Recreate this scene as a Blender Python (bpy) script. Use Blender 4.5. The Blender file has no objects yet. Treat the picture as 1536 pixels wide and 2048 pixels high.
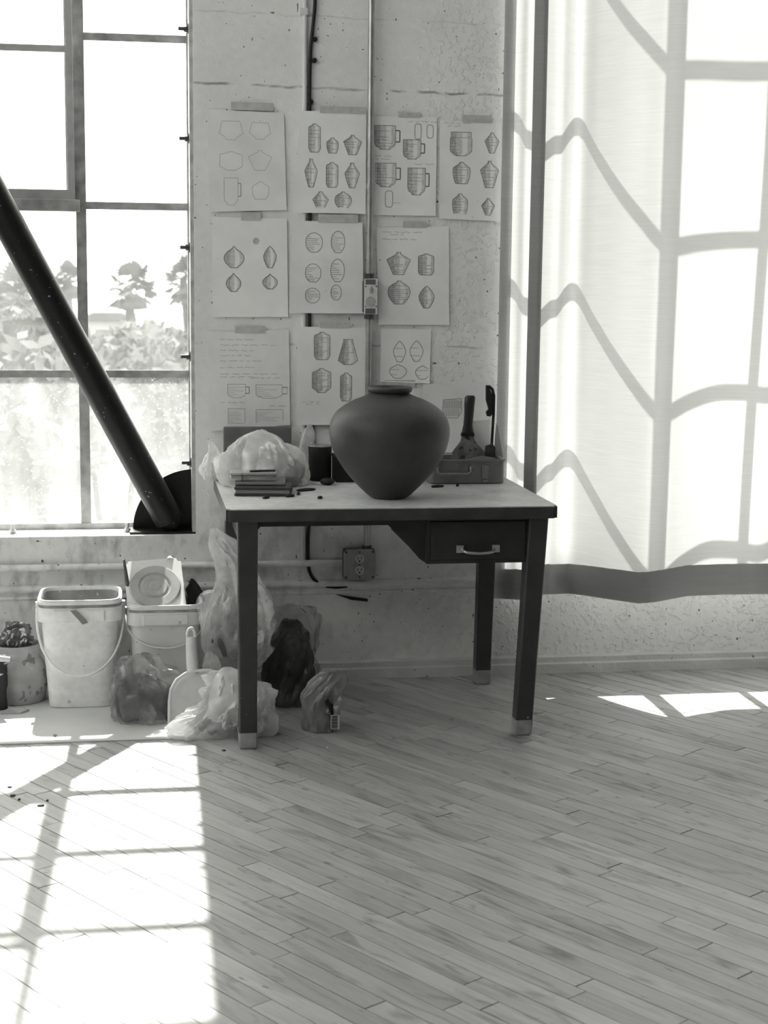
import bpy, bmesh, math, random
from mathutils import Vector, Matrix, noise

random.seed(7)
SC = bpy.context.scene
COL = SC.collection

# ------------------------------------------------------------------ camera
F_PX, YAW, PITCH, ROLL, CAM_H = 3187.0, math.radians(8.871), math.radians(8.236), math.radians(0.60), 1.44
_fw = Vector((math.sin(YAW) * math.cos(PITCH), math.cos(YAW) * math.cos(PITCH), -math.sin(PITCH)))
_r0 = Vector((math.cos(YAW), -math.sin(YAW), 0))
_u0 = _r0.cross(_fw)
_R = math.cos(ROLL) * _r0 + math.sin(ROLL) * _u0
_U = _R.cross(_fw)
CAM = Vector((0, 0, CAM_H))
cd = bpy.data.cameras.new('camera')
cd.sensor_fit = 'VERTICAL'; cd.sensor_height = 36.0; cd.sensor_width = 27.0
cd.lens = F_PX / 2048 * 36.0
cd.clip_end = 1000
cd.dof.use_dof = True; cd.dof.focus_distance = 5.05; cd.dof.aperture_fstop = 6.3
cam = bpy.data.objects.new('camera', cd); COL.objects.link(cam)
m3 = Matrix((_R, _U, -_fw)).transposed()
cam.matrix_world = Matrix.Translation(CAM) @ m3.to_4x4()
SC.camera = cam

# ------------------------------------------------------------------ light
world = bpy.data.worlds.new('sky'); SC.world = world; world.use_nodes = True
bg = world.node_tree.nodes['Background']
TINT = (0.985, 1.0, 0.925)
bg.inputs['Color'].default_value = (*TINT, 1); bg.inputs['Strength'].default_value = 2.3
sd = bpy.data.lights.new('sun', 'SUN'); sd.energy = 6.5; sd.angle = math.radians(0.6); sd.color = (1.0, 1.0, 0.93)
sun = bpy.data.objects.new('sun', sd); COL.objects.link(sun)
SUN_DIR = Vector((-0.02, -1.0, -1.19)).normalized()
sun.rotation_euler = SUN_DIR.to_track_quat('-Z', 'Y').to_euler(); sun.location = (2, 12, 14)
vs = SC.view_settings
vs.view_transform = 'Standard'; vs.look = 'None'; vs.gamma = 1.0; vs.use_curve_mapping = False; vs.exposure = 1.1
SC.cycles.max_bounces = 8; SC.cycles.diffuse_bounces = 5; SC.cycles.transparent_max_bounces = 16
SC.cycles.caustics_reflective = False; SC.cycles.caustics_refractive = False
SC.cycles.sample_clamp_indirect = 8.0

# ------------------------------------------------------------------ helpers: places
def ray(x, y): return _fw + _R * ((x - 768) / F_PX) - _U * ((y - 1024) / F_PX)
def atY(x, y, Y): d = ray(x, y); return CAM + d * (Y / d.y)
def atZ(x, y, Z): d = ray(x, y); return CAM + d * ((Z - CAM_H) / d.z)
def pxm(Y): return Y / F_PX / (_fw.y) * 1.02        # metres per photo pixel near depth Y
W = 5.66                                             # room face of the window wall

# ------------------------------------------------------------------ helpers: materials
MATS = {}
def mat(name, col, rough=.6, spec=.35, var=0., vscale=4., bump=0., bscale=40., metal=0., stretch=(1, 1, 1), rot=0., spots=None, detail=4., var2=0., v2scale=30.):
    if name in MATS: return MATS[name]
    m = bpy.data.materials.new(name); m.use_nodes = True
    nt = m.node_tree; N = nt.nodes; L = nt.links
    b = N['Principled BSDF']
    b.inputs['Roughness'].default_value = rough
    b.inputs['Specular IOR Level'].default_value = spec
    b.inputs['Metallic'].default_value = metal
    g = N.new('ShaderNodeNewGeometry'); mp = N.new('ShaderNodeMapping'); L.new(g.outputs['Position'], mp.inputs['Vector'])
    mp.inputs['Rotation'].default_value = (0, 0, rot); mp.inputs['Scale'].default_value = stretch
    val = N.new('ShaderNodeValue'); val.outputs[0].default_value = col
    cur = val.outputs[0]
    for (a, s) in ((var, vscale), (var2, v2scale)):
        if a:
            t = N.new('ShaderNodeTexNoise'); t.inputs['Scale'].default_value = s; t.inputs['Detail'].default_value = detail
            L.new(mp.outputs[0], t.inputs['Vector'])
            mr = N.new('ShaderNodeMapRange'); mr.inputs[1].default_value = .3; mr.inputs[2].default_value = .7
            mr.inputs[3].default_value = 1 - a; mr.inputs[4].default_value = 1 + a
            L.new(t.outputs[0], mr.inputs[0])
            mu = N.new('ShaderNodeMath'); mu.operation = 'MULTIPLY'; L.new(cur, mu.inputs[0]); L.new(mr.outputs[0], mu.inputs[1]); cur = mu.outputs[0]
    if spots:
        for (s, thr, v) in spots:
            t = N.new('ShaderNodeTexNoise'); t.inputs['Scale'].default_value = s; t.inputs['Detail'].default_value = 3
            L.new(mp.outputs[0], t.inputs['Vector'])
            mr = N.new('ShaderNodeMapRange'); mr.inputs[1].default_value = thr; mr.inputs[2].default_value = thr + .03
            L.new(t.outputs[0], mr.inputs[0])
            mx = N.new('ShaderNodeMix'); L.new(mr.outputs[0], mx.inputs[0]); L.new(cur, mx.inputs[2]); mx.inputs[3].default_value = v; cur = mx.outputs[0]
    L.new(cur, b.inputs['Base Color'])
    if bump:
        t = N.new('ShaderNodeTexNoise'); t.inputs['Scale'].default_value = bscale; t.inputs['Detail'].default_value = 6
        L.new(mp.outputs[0], t.inputs['Vector'])
        bp = N.new('ShaderNodeBump'); bp.inputs['Strength'].default_value = bump; bp.inputs['Distance'].default_value = .01
        L.new(t.outputs[0], bp.inputs['Height']); L.new(bp.outputs[0], b.inputs['Normal'])
    MATS[name] = m
    return m

def film(name, col, opac, transl=.5, rough=.16, var=.25, vscale=14., bscale=26., bump=.6):
    """thin plastic sheet: partly clear, partly milky, glossy"""
    if name in MATS: return MATS[name]
    m = bpy.data.materials.new(name); m.use_nodes = True
    nt = m.node_tree; N = nt.nodes; L = nt.links
    b = N['Principled BSDF']; out = N['Material Output']
    b.inputs['Base Color'].default_value = (col, col, col, 1); b.inputs['Roughness'].default_value = rough
    b.inputs['Specular IOR Level'].default_value = .9; b.inputs['Coat Weight'].default_value = .6; b.inputs['Coat Roughness'].default_value = .12
    tr = N.new('ShaderNodeBsdfTransparent'); tl = N.new('ShaderNodeBsdfTranslucent'); tl.inputs[0].default_value = (col, col, col, 1)
    m1 = N.new('ShaderNodeMixShader'); m1.inputs[0].default_value = transl; L.new(b.outputs[0], m1.inputs[1]); L.new(tl.outputs[0], m1.inputs[2])
    g = N.new('ShaderNodeNewGeometry')
    t = N.new('ShaderNodeTexNoise'); t.inputs['Scale'].default_value = vscale; t.inputs['Detail'].default_value = 5; L.new(g.outputs['Position'], t.inputs['Vector'])
    mr = N.new('ShaderNodeMapRange'); mr.inputs[1].default_value = .3; mr.inputs[2].default_value = .7; mr.inputs[3].default_value = max(0, opac - var); mr.inputs[4].default_value = min(1, opac + var)
    L.new(t.outputs[0], mr.inputs[0])
    m2 = N.new('ShaderNodeMixShader'); L.new(mr.outputs[0], m2.inputs[0]); L.new(tr.outputs[0], m2.inputs[1]); L.new(m1.outputs[0], m2.inputs[2])
    L.new(m2.outputs[0], out.inputs['Surface'])
    t2 = N.new('ShaderNodeTexNoise'); t2.noise_type = 'RIDGED_MULTIFRACTAL'; t2.inputs['Scale'].default_value = bscale * .42; t2.inputs['Detail'].default_value = 5; t2.inputs['Distortion'].default_value = .8
    L.new(g.outputs['Position'], t2.inputs['Vector'])
    bp = N.new('ShaderNodeBump'); bp.inputs['Strength'].default_value = bump; bp.inputs['Distance'].default_value = .010
    L.new(t2.outputs[0], bp.inputs['Height']); L.new(bp.outputs[0], b.inputs['Normal']); L.new(bp.outputs[0], tl.inputs['Normal'])
    MATS[name] = m
    return m

def cloth(name, col, transl, band=60.):
    m = bpy.data.materials.new(name); m.use_nodes = True
    nt = m.node_tree; N = nt.nodes; L = nt.links
    out = N['Material Output']; N.remove(N['Principled BSDF'])
    g = N.new('ShaderNodeNewGeometry'); mp = N.new('ShaderNodeMapping'); mp.inputs['Scale'].default_value = (band * .12, band * .12, band * 5); L.new(g.outputs['Position'], mp.inputs['Vector'])
    t = N.new('ShaderNodeTexNoise'); t.inputs['Scale'].default_value = 1; t.inputs['Detail'].default_value = 4; L.new(mp.outputs[0], t.inputs['Vector'])
    cr = N.new('ShaderNodeMapRange'); cr.inputs[1].default_value = .3; cr.inputs[2].default_value = .7; cr.inputs[3].default_value = col * .95; cr.inputs[4].default_value = min(1, col * 1.05); L.new(t.outputs[0], cr.inputs[0])
    d = N.new('ShaderNodeBsdfDiffuse'); tl = N.new('ShaderNodeBsdfTranslucent'); L.new(cr.outputs[0], d.inputs[0]); L.new(cr.outputs[0], tl.inputs[0])
    mx = N.new('ShaderNodeMixShader'); mx.inputs[0].default_value = transl; L.new(d.outputs[0], mx.inputs[1]); L.new(tl.outputs[0], mx.inputs[2])
    L.new(mx.outputs[0], out.inputs['Surface'])
    return m

def glass(name, clear, dirt_scale=5., spat=False):
    """dusty window glass: mostly clear, dust scatters the daylight behind it"""
    m = bpy.data.materials.new(name); m.use_nodes = True
    nt = m.node_tree; N = nt.nodes; L = nt.links
    out = N['Material Output']; N.remove(N['Principled BSDF'])
    tr = N.new('ShaderNodeBsdfTransparent'); tl = N.new('ShaderNodeBsdfTranslucent'); tl.inputs[0].default_value = (.8, .8, .8, 1)
    gl = N.new('ShaderNodeBsdfGlossy'); gl.inputs['Roughness'].default_value = .03
    g = N.new('ShaderNodeNewGeometry'); mp = N.new('ShaderNodeMapping'); mp.inputs['Scale'].default_value = (1.6, 1, .5); L.new(g.outputs['Position'], mp.inputs['Vector'])
    t = N.new('ShaderNodeTexNoise'); t.inputs['Scale'].default_value = dirt_scale; t.inputs['Detail'].default_value = 8; L.new(mp.outputs[0], t.inputs['Vector'])
    mr = N.new('ShaderNodeMapRange'); mr.inputs[1].default_value = .35; mr.inputs[2].default_value = .75; mr.inputs[3].default_value = 1 - clear; mr.inputs[4].default_value = min(1, (1 - clear) * 1.9); L.new(t.outputs[0], mr.inputs[0])
    fac = mr.outputs[0]
    if spat:
        t2 = N.new('ShaderNodeTexNoise'); t2.inputs['Scale'].default_value = 130; t2.inputs['Detail'].default_value = 2; L.new(g.outputs['Position'], t2.inputs['Vector'])
        r2 = N.new('ShaderNodeMapRange'); r2.inputs[1].default_value = .68; r2.inputs[2].default_value = .74; r2.inputs[4].default_value = .5; L.new(t2.outputs[0], r2.inputs[0])
        ad = N.new('ShaderNodeMath'); ad.operation = 'ADD'; ad.use_clamp = True; L.new(fac, ad.inputs[0]); L.new(r2.outputs[0], ad.inputs[1]); fac = ad.outputs[0]
    m1 = N.new('ShaderNodeMixShader'); L.new(fac, m1.inputs[0]); L.new(tr.outputs[0], m1.inputs[1]); L.new(tl.outputs[0], m1.inputs[2])
    m2 = N.new('ShaderNodeMixShader'); m2.inputs[0].default_value = .04; L.new(m1.outputs[0], m2.inputs[1]); L.new(gl.outputs[0], m2.inputs[2])
    L.new(m2.outputs[0], out.inputs['Surface'])
    return m

# ------------------------------------------------------------------ helpers: meshes
def bx(bm, x0, x1, y0, y1, z0, z1, bev=0.):
    v = [bm.verts.new((x, y, z)) for x in (x0, x1) for y in (y0, y1) for z in (z0, z1)]
    fs = [(0, 1, 3, 2), (4, 6, 7, 5), (0, 4, 5, 1), (2, 3, 7, 6), (0, 2, 6, 4), (1, 5, 7, 3)]
    faces = [bm.faces.new([v[i] for i in f]) for f in fs]
    if bev:
        es = list({e for f in faces for e in f.edges})
        bmesh.ops.bevel(bm, geom=es, offset=bev, segments=2, affect='EDGES', profile=.6)
    return bm
def box(x0, x1, y0, y1, z0, z1, bev=0.): return bx(bmesh.new(), x0, x1, y0, y1, z0, z1, bev)

def loft(rings, cap=True, bm=None, closed=True):
    bm = bm or bmesh.new(); R = []
    for r in rings: R.append([bm.verts.new(p) for p in r])
    n = len(R[0])
    for a, b in zip(R, R[1:]):
        for i in range(n if closed else n - 1):
            j = (i + 1) % n
            bm.faces.new((a[i], a[j], b[j], b[i]))
    if cap and closed:
        bm.faces.new(list(reversed(R[0]))); bm.faces.new(R[-1])
    return bm
def lathe(prof, c, n=64, cap=True, bm=None):
    return loft([[(c[0] + r * math.cos(2 * math.pi * i / n), c[1] + r * math.sin(2 * math.pi * i / n), z) for i in range(n)] for z, r in prof], cap, bm)
def tube(path, r, n=12, bm=None, cap=True):
    path = [Vector(p) for p in path]; rings = []
    rs = r if isinstance(r, (list, tuple)) else [r] * len(path)
    t0 = (path[1] - path[0]).normalized(); up = Vector((0, 0, 1)) if abs(t0.z) < .9 else Vector((1, 0, 0))
    nx = t0.cross(up).normalized()
    for i, p in enumerate(path):
        a = path[max(0, i - 1)]; b = path[min(len(path) - 1, i + 1)]; t = (b - a).normalized()
        nx = (nx - t * nx.dot(t)).normalized(); ny = t.cross(nx)
        rings.append([p + rs[i] * (math.cos(2 * math.pi * k / n) * nx + math.sin(2 * math.pi * k / n) * ny) for k in range(n)])
    return loft(rings, cap, bm)
def prism(poly, y0, y1, bm=None):
    """polygon of (x, z) given thickness along y"""
    bm = bm or bmesh.new()
    a = [bm.verts.new((x, y0, z)) for x, z in poly]; b = [bm.verts.new((x, y1, z)) for x, z in poly]
    bm.faces.new(a); bm.faces.new(list(reversed(b)))
    for i in range(len(poly)):
        j = (i + 1) % len(poly); bm.faces.new((a[j], a[i], b[i], b[j]))
    return bm
def slab(poly, z0, z1, bm=None):
    bm = bm or bmesh.new()
    a = [bm.verts.new((x, y, z0)) for x, y in poly]; b = [bm.verts.new((x, y, z1)) for x, y in poly]
    bm.faces.new(list(reversed(a))); bm.faces.new(b)
    for i in range(len(poly)):
        j = (i + 1) % len(poly); bm.faces.new((a[i], a[j], b[j], b[i]))
    return bm
def spline(pts, n=8):
    """Catmull-Rom through tuples"""
    out = []; P = [Vector(p) if len(p) < 4 else p for p in pts]
    dim = len(pts[0])
    for i in range(len(pts) - 1):
        p0 = pts[max(0, i - 1)]; p1 = pts[i]; p2 = pts[i + 1]; p3 = pts[min(len(pts) - 1, i + 2)]
        for k in range(n):
            t = k / n
            out.append(tuple(.5 * (2 * p1[d] + (p2[d] - p0[d]) * t + (2 * p0[d] - 5 * p1[d] + 4 * p2[d] - p3[d]) * t * t + (3 * p1[d] - p0[d] - 3 * p2[d] + p3[d]) * t ** 3) for d in range(dim)))
    out.append(tuple(pts[-1]))
    return out
def interp(x, xs, ys):
    if x <= xs[0]: return ys[0]
    for a, b, c, d in zip(xs, xs[1:], ys, ys[1:]):
        if x <= b: return c + (d - c) * (x - a) / (b - a)
    return ys[-1]

ORG = {}
def obj(name, bm, m, parent=None, smooth=None, mtx=None, org=None):
    """link one bmesh (world coordinates) as one mesh object"""
    if mtx is not None: bm.transform(mtx)
    bmesh.ops.recalc_face_normals(bm, faces=bm.faces)
    if parent is not None: o0 = ORG[parent.name]
    elif org is not None: o0 = Vector(org)
    else:
        xs = [v.co.x for v in bm.verts]; ys = [v.co.y for v in bm.verts]; zs = [v.co.z for v in bm.verts]
        o0 = Vector(((min(xs) + max(xs)) / 2, (min(ys) + max(ys)) / 2, min(zs)))
    bmesh.ops.translate(bm, verts=bm.verts, vec=-o0)
    me = bpy.data.meshes.new(name); bm.to_mesh(me); bm.free()
    if smooth is not None:
        me.polygons.foreach_set('use_smooth', [True] * len(me.polygons))
        me.set_sharp_from_angle(angle=math.radians(smooth))
    if m is not None: me.materials.append(m)
    o = bpy.data.objects.new(name, me); COL.objects.link(o)
    if parent is not None: o.parent = parent
    else: o.location = o0
    ORG[o.name] = o0
    return o
def thing(name, label, cat, loc, group=None):
    o = bpy.data.objects.new(name, None); COL.objects.link(o); o.location = loc; ORG[o.name] = Vector(loc)
    o.empty_display_size = .05
    return tag(o, label, cat, group)
def tag(o, label, cat, group=None):
    o['label'] = label; o['category'] = cat
    if group: o['group'] = group
    return o
def struct(o): o['kind'] = 'structure'; return o
def plab(o, label): o['label'] = label; return o

# ------------------------------------------------------------------ common materials
M_frame = mat('steel_window_paint', .42, .55, var=.3, vscale=25, bump=.15, bscale=80)
M_black = mat('black_steel', .012, .4, .35, var=.3, vscale=12, spots=[(70, .70, .35), (23, .745, .4)])
M_bolt = mat('bolt_steel', .06, .5, .4)
M_desk = mat('desk_paint', .028, .38, .45, var=.25, vscale=10, bump=.05, bscale=50)
M_deskleg = mat('desk_leg_paint', .04, .35, .5, var=.25, vscale=10, spots=[(95, .735, .4)])
M_lino = mat('desk_linoleum', .60, .5, .4, var=.16, vscale=7, var2=.10, v2scale=40, spots=[(60, .73, .2)])
M_foot = mat('aluminium_foot', .34, .45, .4, var=.25, vscale=30)
M_zinc = mat('zinc', .5, .32, .5, metal=.85, var=.2, vscale=30)
M_galv = mat('galvanised_conduit', .42, .35, .5, metal=.6, var=.2, vscale=20)
M_white = mat('white_paint', .72, .5, var=.06, vscale=12)
M_clay = mat('dark_clay', .05, .5, .4, var=.18, vscale=9, bump=.12, bscale=160)
M_rubber = mat('black_rubber', .02, .5, .3)
M_pencil = mat('pencil_line', .17, .8, .1)
M_shade = mat('pencil_shading', .50, .8, .1, var=.22, vscale=90)
M_shade2 = mat('pencil_shading_light', .68, .8, .1, var=.16, vscale=90)
M_ink_faint = mat('faint_pencil', .36, .8, .1)
M_paper = mat('drawing_paper', .92, .85, .1, var=.045, vscale=9, spots=[(38, .745, .5)])
M_paper_d = mat('drawing_paper_aged', .86, .85, .1, var=.06, vscale=9, spots=[(38, .74, .42)])
M_tape = mat('masking_tape', .54, .6, .3, var=.12, vscale=50)
M_pail = mat('pail_plastic', .90, .4, .4, var=.10, vscale=7, var2=.06, v2scale=40, spots=[(110, .72, .45), (45, .72, .6)])
M_dkmetal = mat('dark_metal', .05, .4, .5, var=.3, vscale=20)

# ------------------------------------------------------------------ the room shell
RX0, RX1, RY0, CEIL = -3.4, 4.8, -3.6, 4.5
GY = 5.84                                            # glazing plane of the window wall
WIN1 = (-.98, .205, .537, 4.02)                     # x0, x1, z0, z1 of the bare window's opening
WIN2 = (1.30, 4.25, .45, 4.02)                       # of the curtained one

def wall_material():
    m = mat('painted_concrete', .88, .7, .25, var=.05, vscale=3, var2=.03, v2scale=35)
    nt = m.node_tree; N = nt.nodes; L = nt.links; b = N['Principled BSDF']
    src = b.inputs['Base Color'].links[0].from_socket
    g = N.new('ShaderNodeNewGeometry'); sp = N.new('ShaderNodeSeparateXYZ'); L.new(g.outputs['Position'], sp.inputs[0])
    def math_(op, a, c, clamp=False):
        n = N.new('ShaderNodeMath'); n.operation = op; n.use_clamp = clamp
        for i, v in enumerate((a, c)):
            if v is None: continue
            if isinstance(v, (int, float)): n.inputs[i].default_value = v
            else: L.new(v, n.inputs[i])
        return n.outputs[0]
    def noise_(scale, vec=None, det=3.):
        t = N.new('ShaderNodeTexNoise'); t.inputs['Scale'].default_value = scale; t.inputs['Detail'].default_value = det
        L.new(vec or g.outputs['Position'], t.inputs['Vector']); return t.outputs[0]
    wob = math_('MULTIPLY', math_('SUBTRACT', noise_(14), .5), .02)
    crack = None
    for (z0, wd, amt) in ((2.345, .004, .25), (2.105, .006, .8), (1.215, .005, .45), (.06, .004, .5)):
        d = math_('ABSOLUTE', math_('SUBTRACT', math_('ADD', math_('ADD', sp.outputs[2], wob), math_('MULTIPLY', sp.outputs[0], .012)), z0 + .006), None)
        c = math_('MULTIPLY', math_('SUBTRACT', 1.0, math_('DIVIDE', d, wd), True), amt)
        mk = N.new('ShaderNodeMapRange'); mk.inputs[1].default_value = .42; mk.inputs[2].default_value = .6; L.new(noise_(9), mk.inputs[0])
        c = math_('MULTIPLY', c, mk.outputs[0])
        crack = c if crack is None else math_('ADD', crack, c, True)
    # grime specks and drips below the sill
    sc = N.new('ShaderNodeMapRange'); sc.inputs[1].default_value = .50; sc.inputs[2].default_value = .76; sc.inputs[4].default_value = .50
    mp = N.new('ShaderNodeMapping'); mp.inputs['Scale'].default_value = (1, 1, .55); L.new(g.outputs['Position'], mp.inputs[0])
    L.new(noise_(22, mp.outputs[0], 9.), sc.inputs[0])
    low = N.new('ShaderNodeMapRange'); low.inputs[1].default_value = .72; low.inputs[2].default_value = .54; L.new(sp.outputs[2], low.inputs[0])
    lft = N.new('ShaderNodeMapRange'); lft.inputs[1].default_value = 1.2; lft.inputs[2].default_value = .3; L.new(sp.outputs[0], lft.inputs[0])
    dirt = math_('MULTIPLY', math_('MULTIPLY', sc.outputs[0], low.outputs[0]), lft.outputs[0])
    pin = N.new('ShaderNodeMapRange'); pin.inputs[1].default_value = .80; pin.inputs[2].default_value = .83; pin.inputs[4].default_value = .9; L.new(noise_(70, None, 0.), pin.inputs[0])
    dk = math_('ADD', math_('ADD', crack, dirt, True), pin.outputs[0], True)
    mx = N.new('ShaderNodeMix'); L.new(dk, mx.inputs[0]); L.new(src, mx.inputs[2]); mx.inputs[3].default_value = .09
    L.new(mx.outputs[0], b.inputs['Base Color'])
    # pitted plaster, rougher toward the curtained window and near the floor
    rg = N.new('ShaderNodeMapRange'); rg.inputs[1].default_value = .95; rg.inputs[2].default_value = 1.27; rg.inputs[3].default_value = .12; rg.inputs[4].default_value = 1; L.new(sp.outputs[0], rg.inputs[0])
    pit = N.new('ShaderNodeMapRange'); pit.inputs[1].default_value = .52; pit.inputs[2].default_value = .66; L.new(noise_(55, None, 4.), pit.inputs[0])
    h = math_('ADD', math_('MULTIPLY', math_('MULTIPLY', pit.outputs[0], rg.outputs[0]), 1.0), math_('MULTIPLY', noise_(150), .12))
    h = math_('ADD', h, math_('MULTIPLY', noise_(7), 1.2))
    h = math_('SUBTRACT', h, math_('MULTIPLY', crack, 1.2))
    bp = N.new('ShaderNodeBump'); bp.inputs['Strength'].default_value = .55; bp.inputs['Distance'].default_value = .008
    L.new(h, bp.inputs['Height']); L.new(bp.outputs[0], b.inputs['Normal'])
    return m
M_wall = wall_material()
M_plain = mat('plain_painted_wall', .78, .75, .2, var=.05, vscale=3)
M_rear = mat('grey_painted_wall', .10, .75, .2, var=.05, vscale=3)

def wall_grid(axis, xs, zs, holes, d0, d1):
    """a wall with rectangular openings, one connected mesh; axis 'y': runs along x"""
    bm = bmesh.new(); V = {}
    def vert(i, j, d):
        k = (i, j, d)
        if k not in V: V[k] = bm.verts.new((xs[i], d, zs[j]) if axis == 'y' else (d, xs[i], zs[j]) if axis == 'x' else (xs[i], zs[j], d))
        return V[k]
    def solid(i, j):
        if i < 0 or j < 0 or i >= len(xs) - 1 or j >= len(zs) - 1: return False
        cx, cz = (xs[i] + xs[i + 1]) / 2, (zs[j] + zs[j + 1]) / 2
        return not any(a < cx < b and c < cz < d for a, b, c, d in holes)
    for i in range(len(xs) - 1):
        for j in range(len(zs) - 1):
            if not solid(i, j): continue
            for d in (d0, d1): bm.faces.new([vert(i, j, d), vert(i + 1, j, d), vert(i + 1, j + 1, d), vert(i, j + 1, d)])
            for (di, dj, a, b) in ((-1, 0, (i, j), (i, j + 1)), (1, 0, (i + 1, j), (i + 1, j + 1)), (0, -1, (i, j), (i + 1, j)), (0, 1, (i, j + 1), (i + 1, j + 1))):
                if not solid(i + di, j + dj): bm.faces.new([vert(*a, d0), vert(*b, d0), vert(*b, d1), vert(*a, d1)])
    return bm
wb = wall_grid('y', [RX0 - .2, WIN1[0], WIN1[1], WIN2[0], WIN2[1], RX1 + .2], [-.25, WIN2[2], WIN1[2], WIN1[3], CEIL + .2], [WIN1, WIN2], W, W + .30)
bmesh.ops.bevel(wb, geom=[e for e in wb.edges if len(e.link_faces) == 2 and e.calc_face_angle(0) > 1 and all(abs(v.co.y - W) < 1e-4 for v in e.verts) and all(v.co.z > 0 and v.co.z < CEIL for v in e.verts)], offset=.012, segments=2, affect='EDGES')
struct(obj('wall_back', wb, M_wall, smooth=35))

SIDE_FILL = [(-2.9, -.2, 2.5, 4.4), (0, 2.6, 2.5, 4.4), (2.8, 5.4, 2.5, 4.4)]  # unseen openings added high in the left wall for fill light
struct(obj('wall_left', wall_grid('x', [RY0 - .2, -2.9, -.2, 0, 2.6, 2.8, 5.4, W], [-.25, 2.5, 4.4, CEIL + .2], SIDE_FILL, RX0 - .2, RX0), mat('side_wall_paint', .20, .75, .2, var=.05, vscale=3)))
struct(obj('wall_rear', box(RX0 - .2, RX1 + .2, RY0 - .2, RY0, -.25, CEIL + .2), M_rear))
struct(obj('wall_right', box(RX1, RX1 + .2, RY0, W, -.25, CEIL), M_rear))
M_ceil = mat('white_ceiling', .80, .8, .2, var=.03, vscale=2)
struct(obj('ceiling', box(RX0 - .2, RX1 + .2, RY0 - .2, W + .3, CEIL, CEIL + .2), M_ceil))

# ------------------------------------------------------------------ floor of narrow maple strips
PANG = math.radians(-56.84)
def floor_material():
    m = bpy.data.materials.new('maple_strip'); m.use_nodes = True
    nt = m.node_tree; N = nt.nodes; L = nt.links; b = N['Principled BSDF']
    b.inputs['Roughness'].default_value = .46; b.inputs['Specular IOR Level'].default_value = 1.0
    g = N.new('ShaderNodeNewGeometry'); oi = N.new('ShaderNodeObjectInfo')
    rnd = N.new('ShaderNodeMath'); rnd.operation = 'ADD'; L.new(g.outputs['Random Per Island'], rnd.inputs[0]); L.new(oi.outputs['Random'], rnd.inputs[1])
    fr = N.new('ShaderNodeMath'); fr.operation = 'FRACT'; L.new(rnd.outputs[0], fr.inputs[0])
    vr = N.new('ShaderNodeVectorRotate'); vr.rotation_type = 'Z_AXIS'; vr.inputs['Angle'].default_value = -PANG; L.new(g.outputs['Position'], vr.inputs['Vector'])
    cx = N.new('ShaderNodeCombineXYZ'); mu = N.new('ShaderNodeMath'); mu.operation = 'MULTIPLY'; mu.inputs[1].default_value = 37.0; L.new(fr.outputs[0], mu.inputs[0]); L.new(mu.outputs[0], cx.inputs[2])
    ad = N.new('ShaderNodeVectorMath'); L.new(vr.outputs[0], ad.inputs[0]); L.new(cx.outputs[0], ad.inputs[1])
    def tex(sx, sy, scale, det, dist=0.):
        mp = N.new('ShaderNodeMapping'); mp.inputs['Scale'].default_value = (sx, sy, 1); L.new(ad.outputs[0], mp.inputs[0])
        t = N.new('ShaderNodeTexNoise'); t.inputs['Scale'].default_value = scale; t.inputs['Detail'].default_value = det; t.inputs['Distortion'].default_value = dist; L.new(mp.outputs[0], t.inputs['Vector']); return t.outputs[0]
    def rng(s, a, b_, c, d):
        r = N.new('ShaderNodeMapRange'); r.inputs[1].default_value = a; r.inputs[2].default_value = b_; r.inputs[3].default_value = c; r.inputs[4].default_value = d; L.new(s, r.inputs[0]); return r.outputs[0]
    def mul(a, b_):
        n = N.new('ShaderNodeMath'); n.operation = 'MULTIPLY'; L.new(a, n.inputs[0]); L.new(b_, n.inputs[1]); return n.outputs[0]
    v = rng(fr.outputs[0], 0, 1, .34, .48)
    v = mul(v, rng(tex(1.2, 14, 6, 6, .4), .3, .7, .88, 1.12))
    v = mul(v, rng(tex(1.3, 6, 3.2, 4, .8), .54, .76, 1, .40))         # mineral streaks in the maple
    v = mul(v, rng(tex(2.0, 5, 9, 3), .665, .78, 1, .30))
    v = mul(v, rng(tex(1.0, 3.5, 4.5, 5, 1.5), .64, .74, 1, .45))               # knots and dings
    # worn, greyed patches that cross the boards
    t = N.new('ShaderNodeTexNoise'); t.inputs['Scale'].default_value = 1.7; t.inputs['Detail'].default_value = 4; L.new(g.outputs['Position'], t.inputs['Vector'])
    v = mul(v, rng(t.outputs[0], .35, .7, 1.06, .86))
    L.new(v, b.inputs['Base Color'])
    bp = N.new('ShaderNodeBump'); bp.inputs['Strength'].default_value = .12; bp.inputs['Distance'].default_value = .004
    L.new(tex(1.2, 16, 8, 5), bp.inputs['Height']); L.new(bp.outputs[0], b.inputs['Normal'])
    return m
M_floor = floor_material()
M_gap = mat('floor_gap', .06, .9, .1)
floor = struct(obj('floor', box(RX0, RX1, RY0, W + .02, -.20, -.010), M_gap))
ux, uy = Vector((math.cos(PANG), math.sin(PANG), 0)), Vector((-math.sin(PANG), math.cos(PANG), 0))
PW = .057
def inframe(p):
    d = p - CAM; z = d.dot(_fw)
    if z < .5: return False
    x = 768 + F_PX * d.dot(_R) / z; y = 1024 - F_PX * d.dot(_U) / z
    return -40 < x < 1576 and 1300 < y < 2100
cube = bpy.data.meshes.new('plank')
cb = box(-.5, .5, -.5, .5, -1, 0); bmesh.ops.recalc_face_normals(cb, faces=cb.faces); cb.to_mesh(cube); cb.free(); cube.materials.append(M_floor)
rest = bmesh.new(); n_pl = 0
cor = [Vector((x, y, 0)) for x in (RX0, RX1) for y in (RY0, W)]
v0, v1 = min(c.dot(uy) for c in cor), max(c.dot(uy) for c in cor)
rp = random.Random(3)
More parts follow.
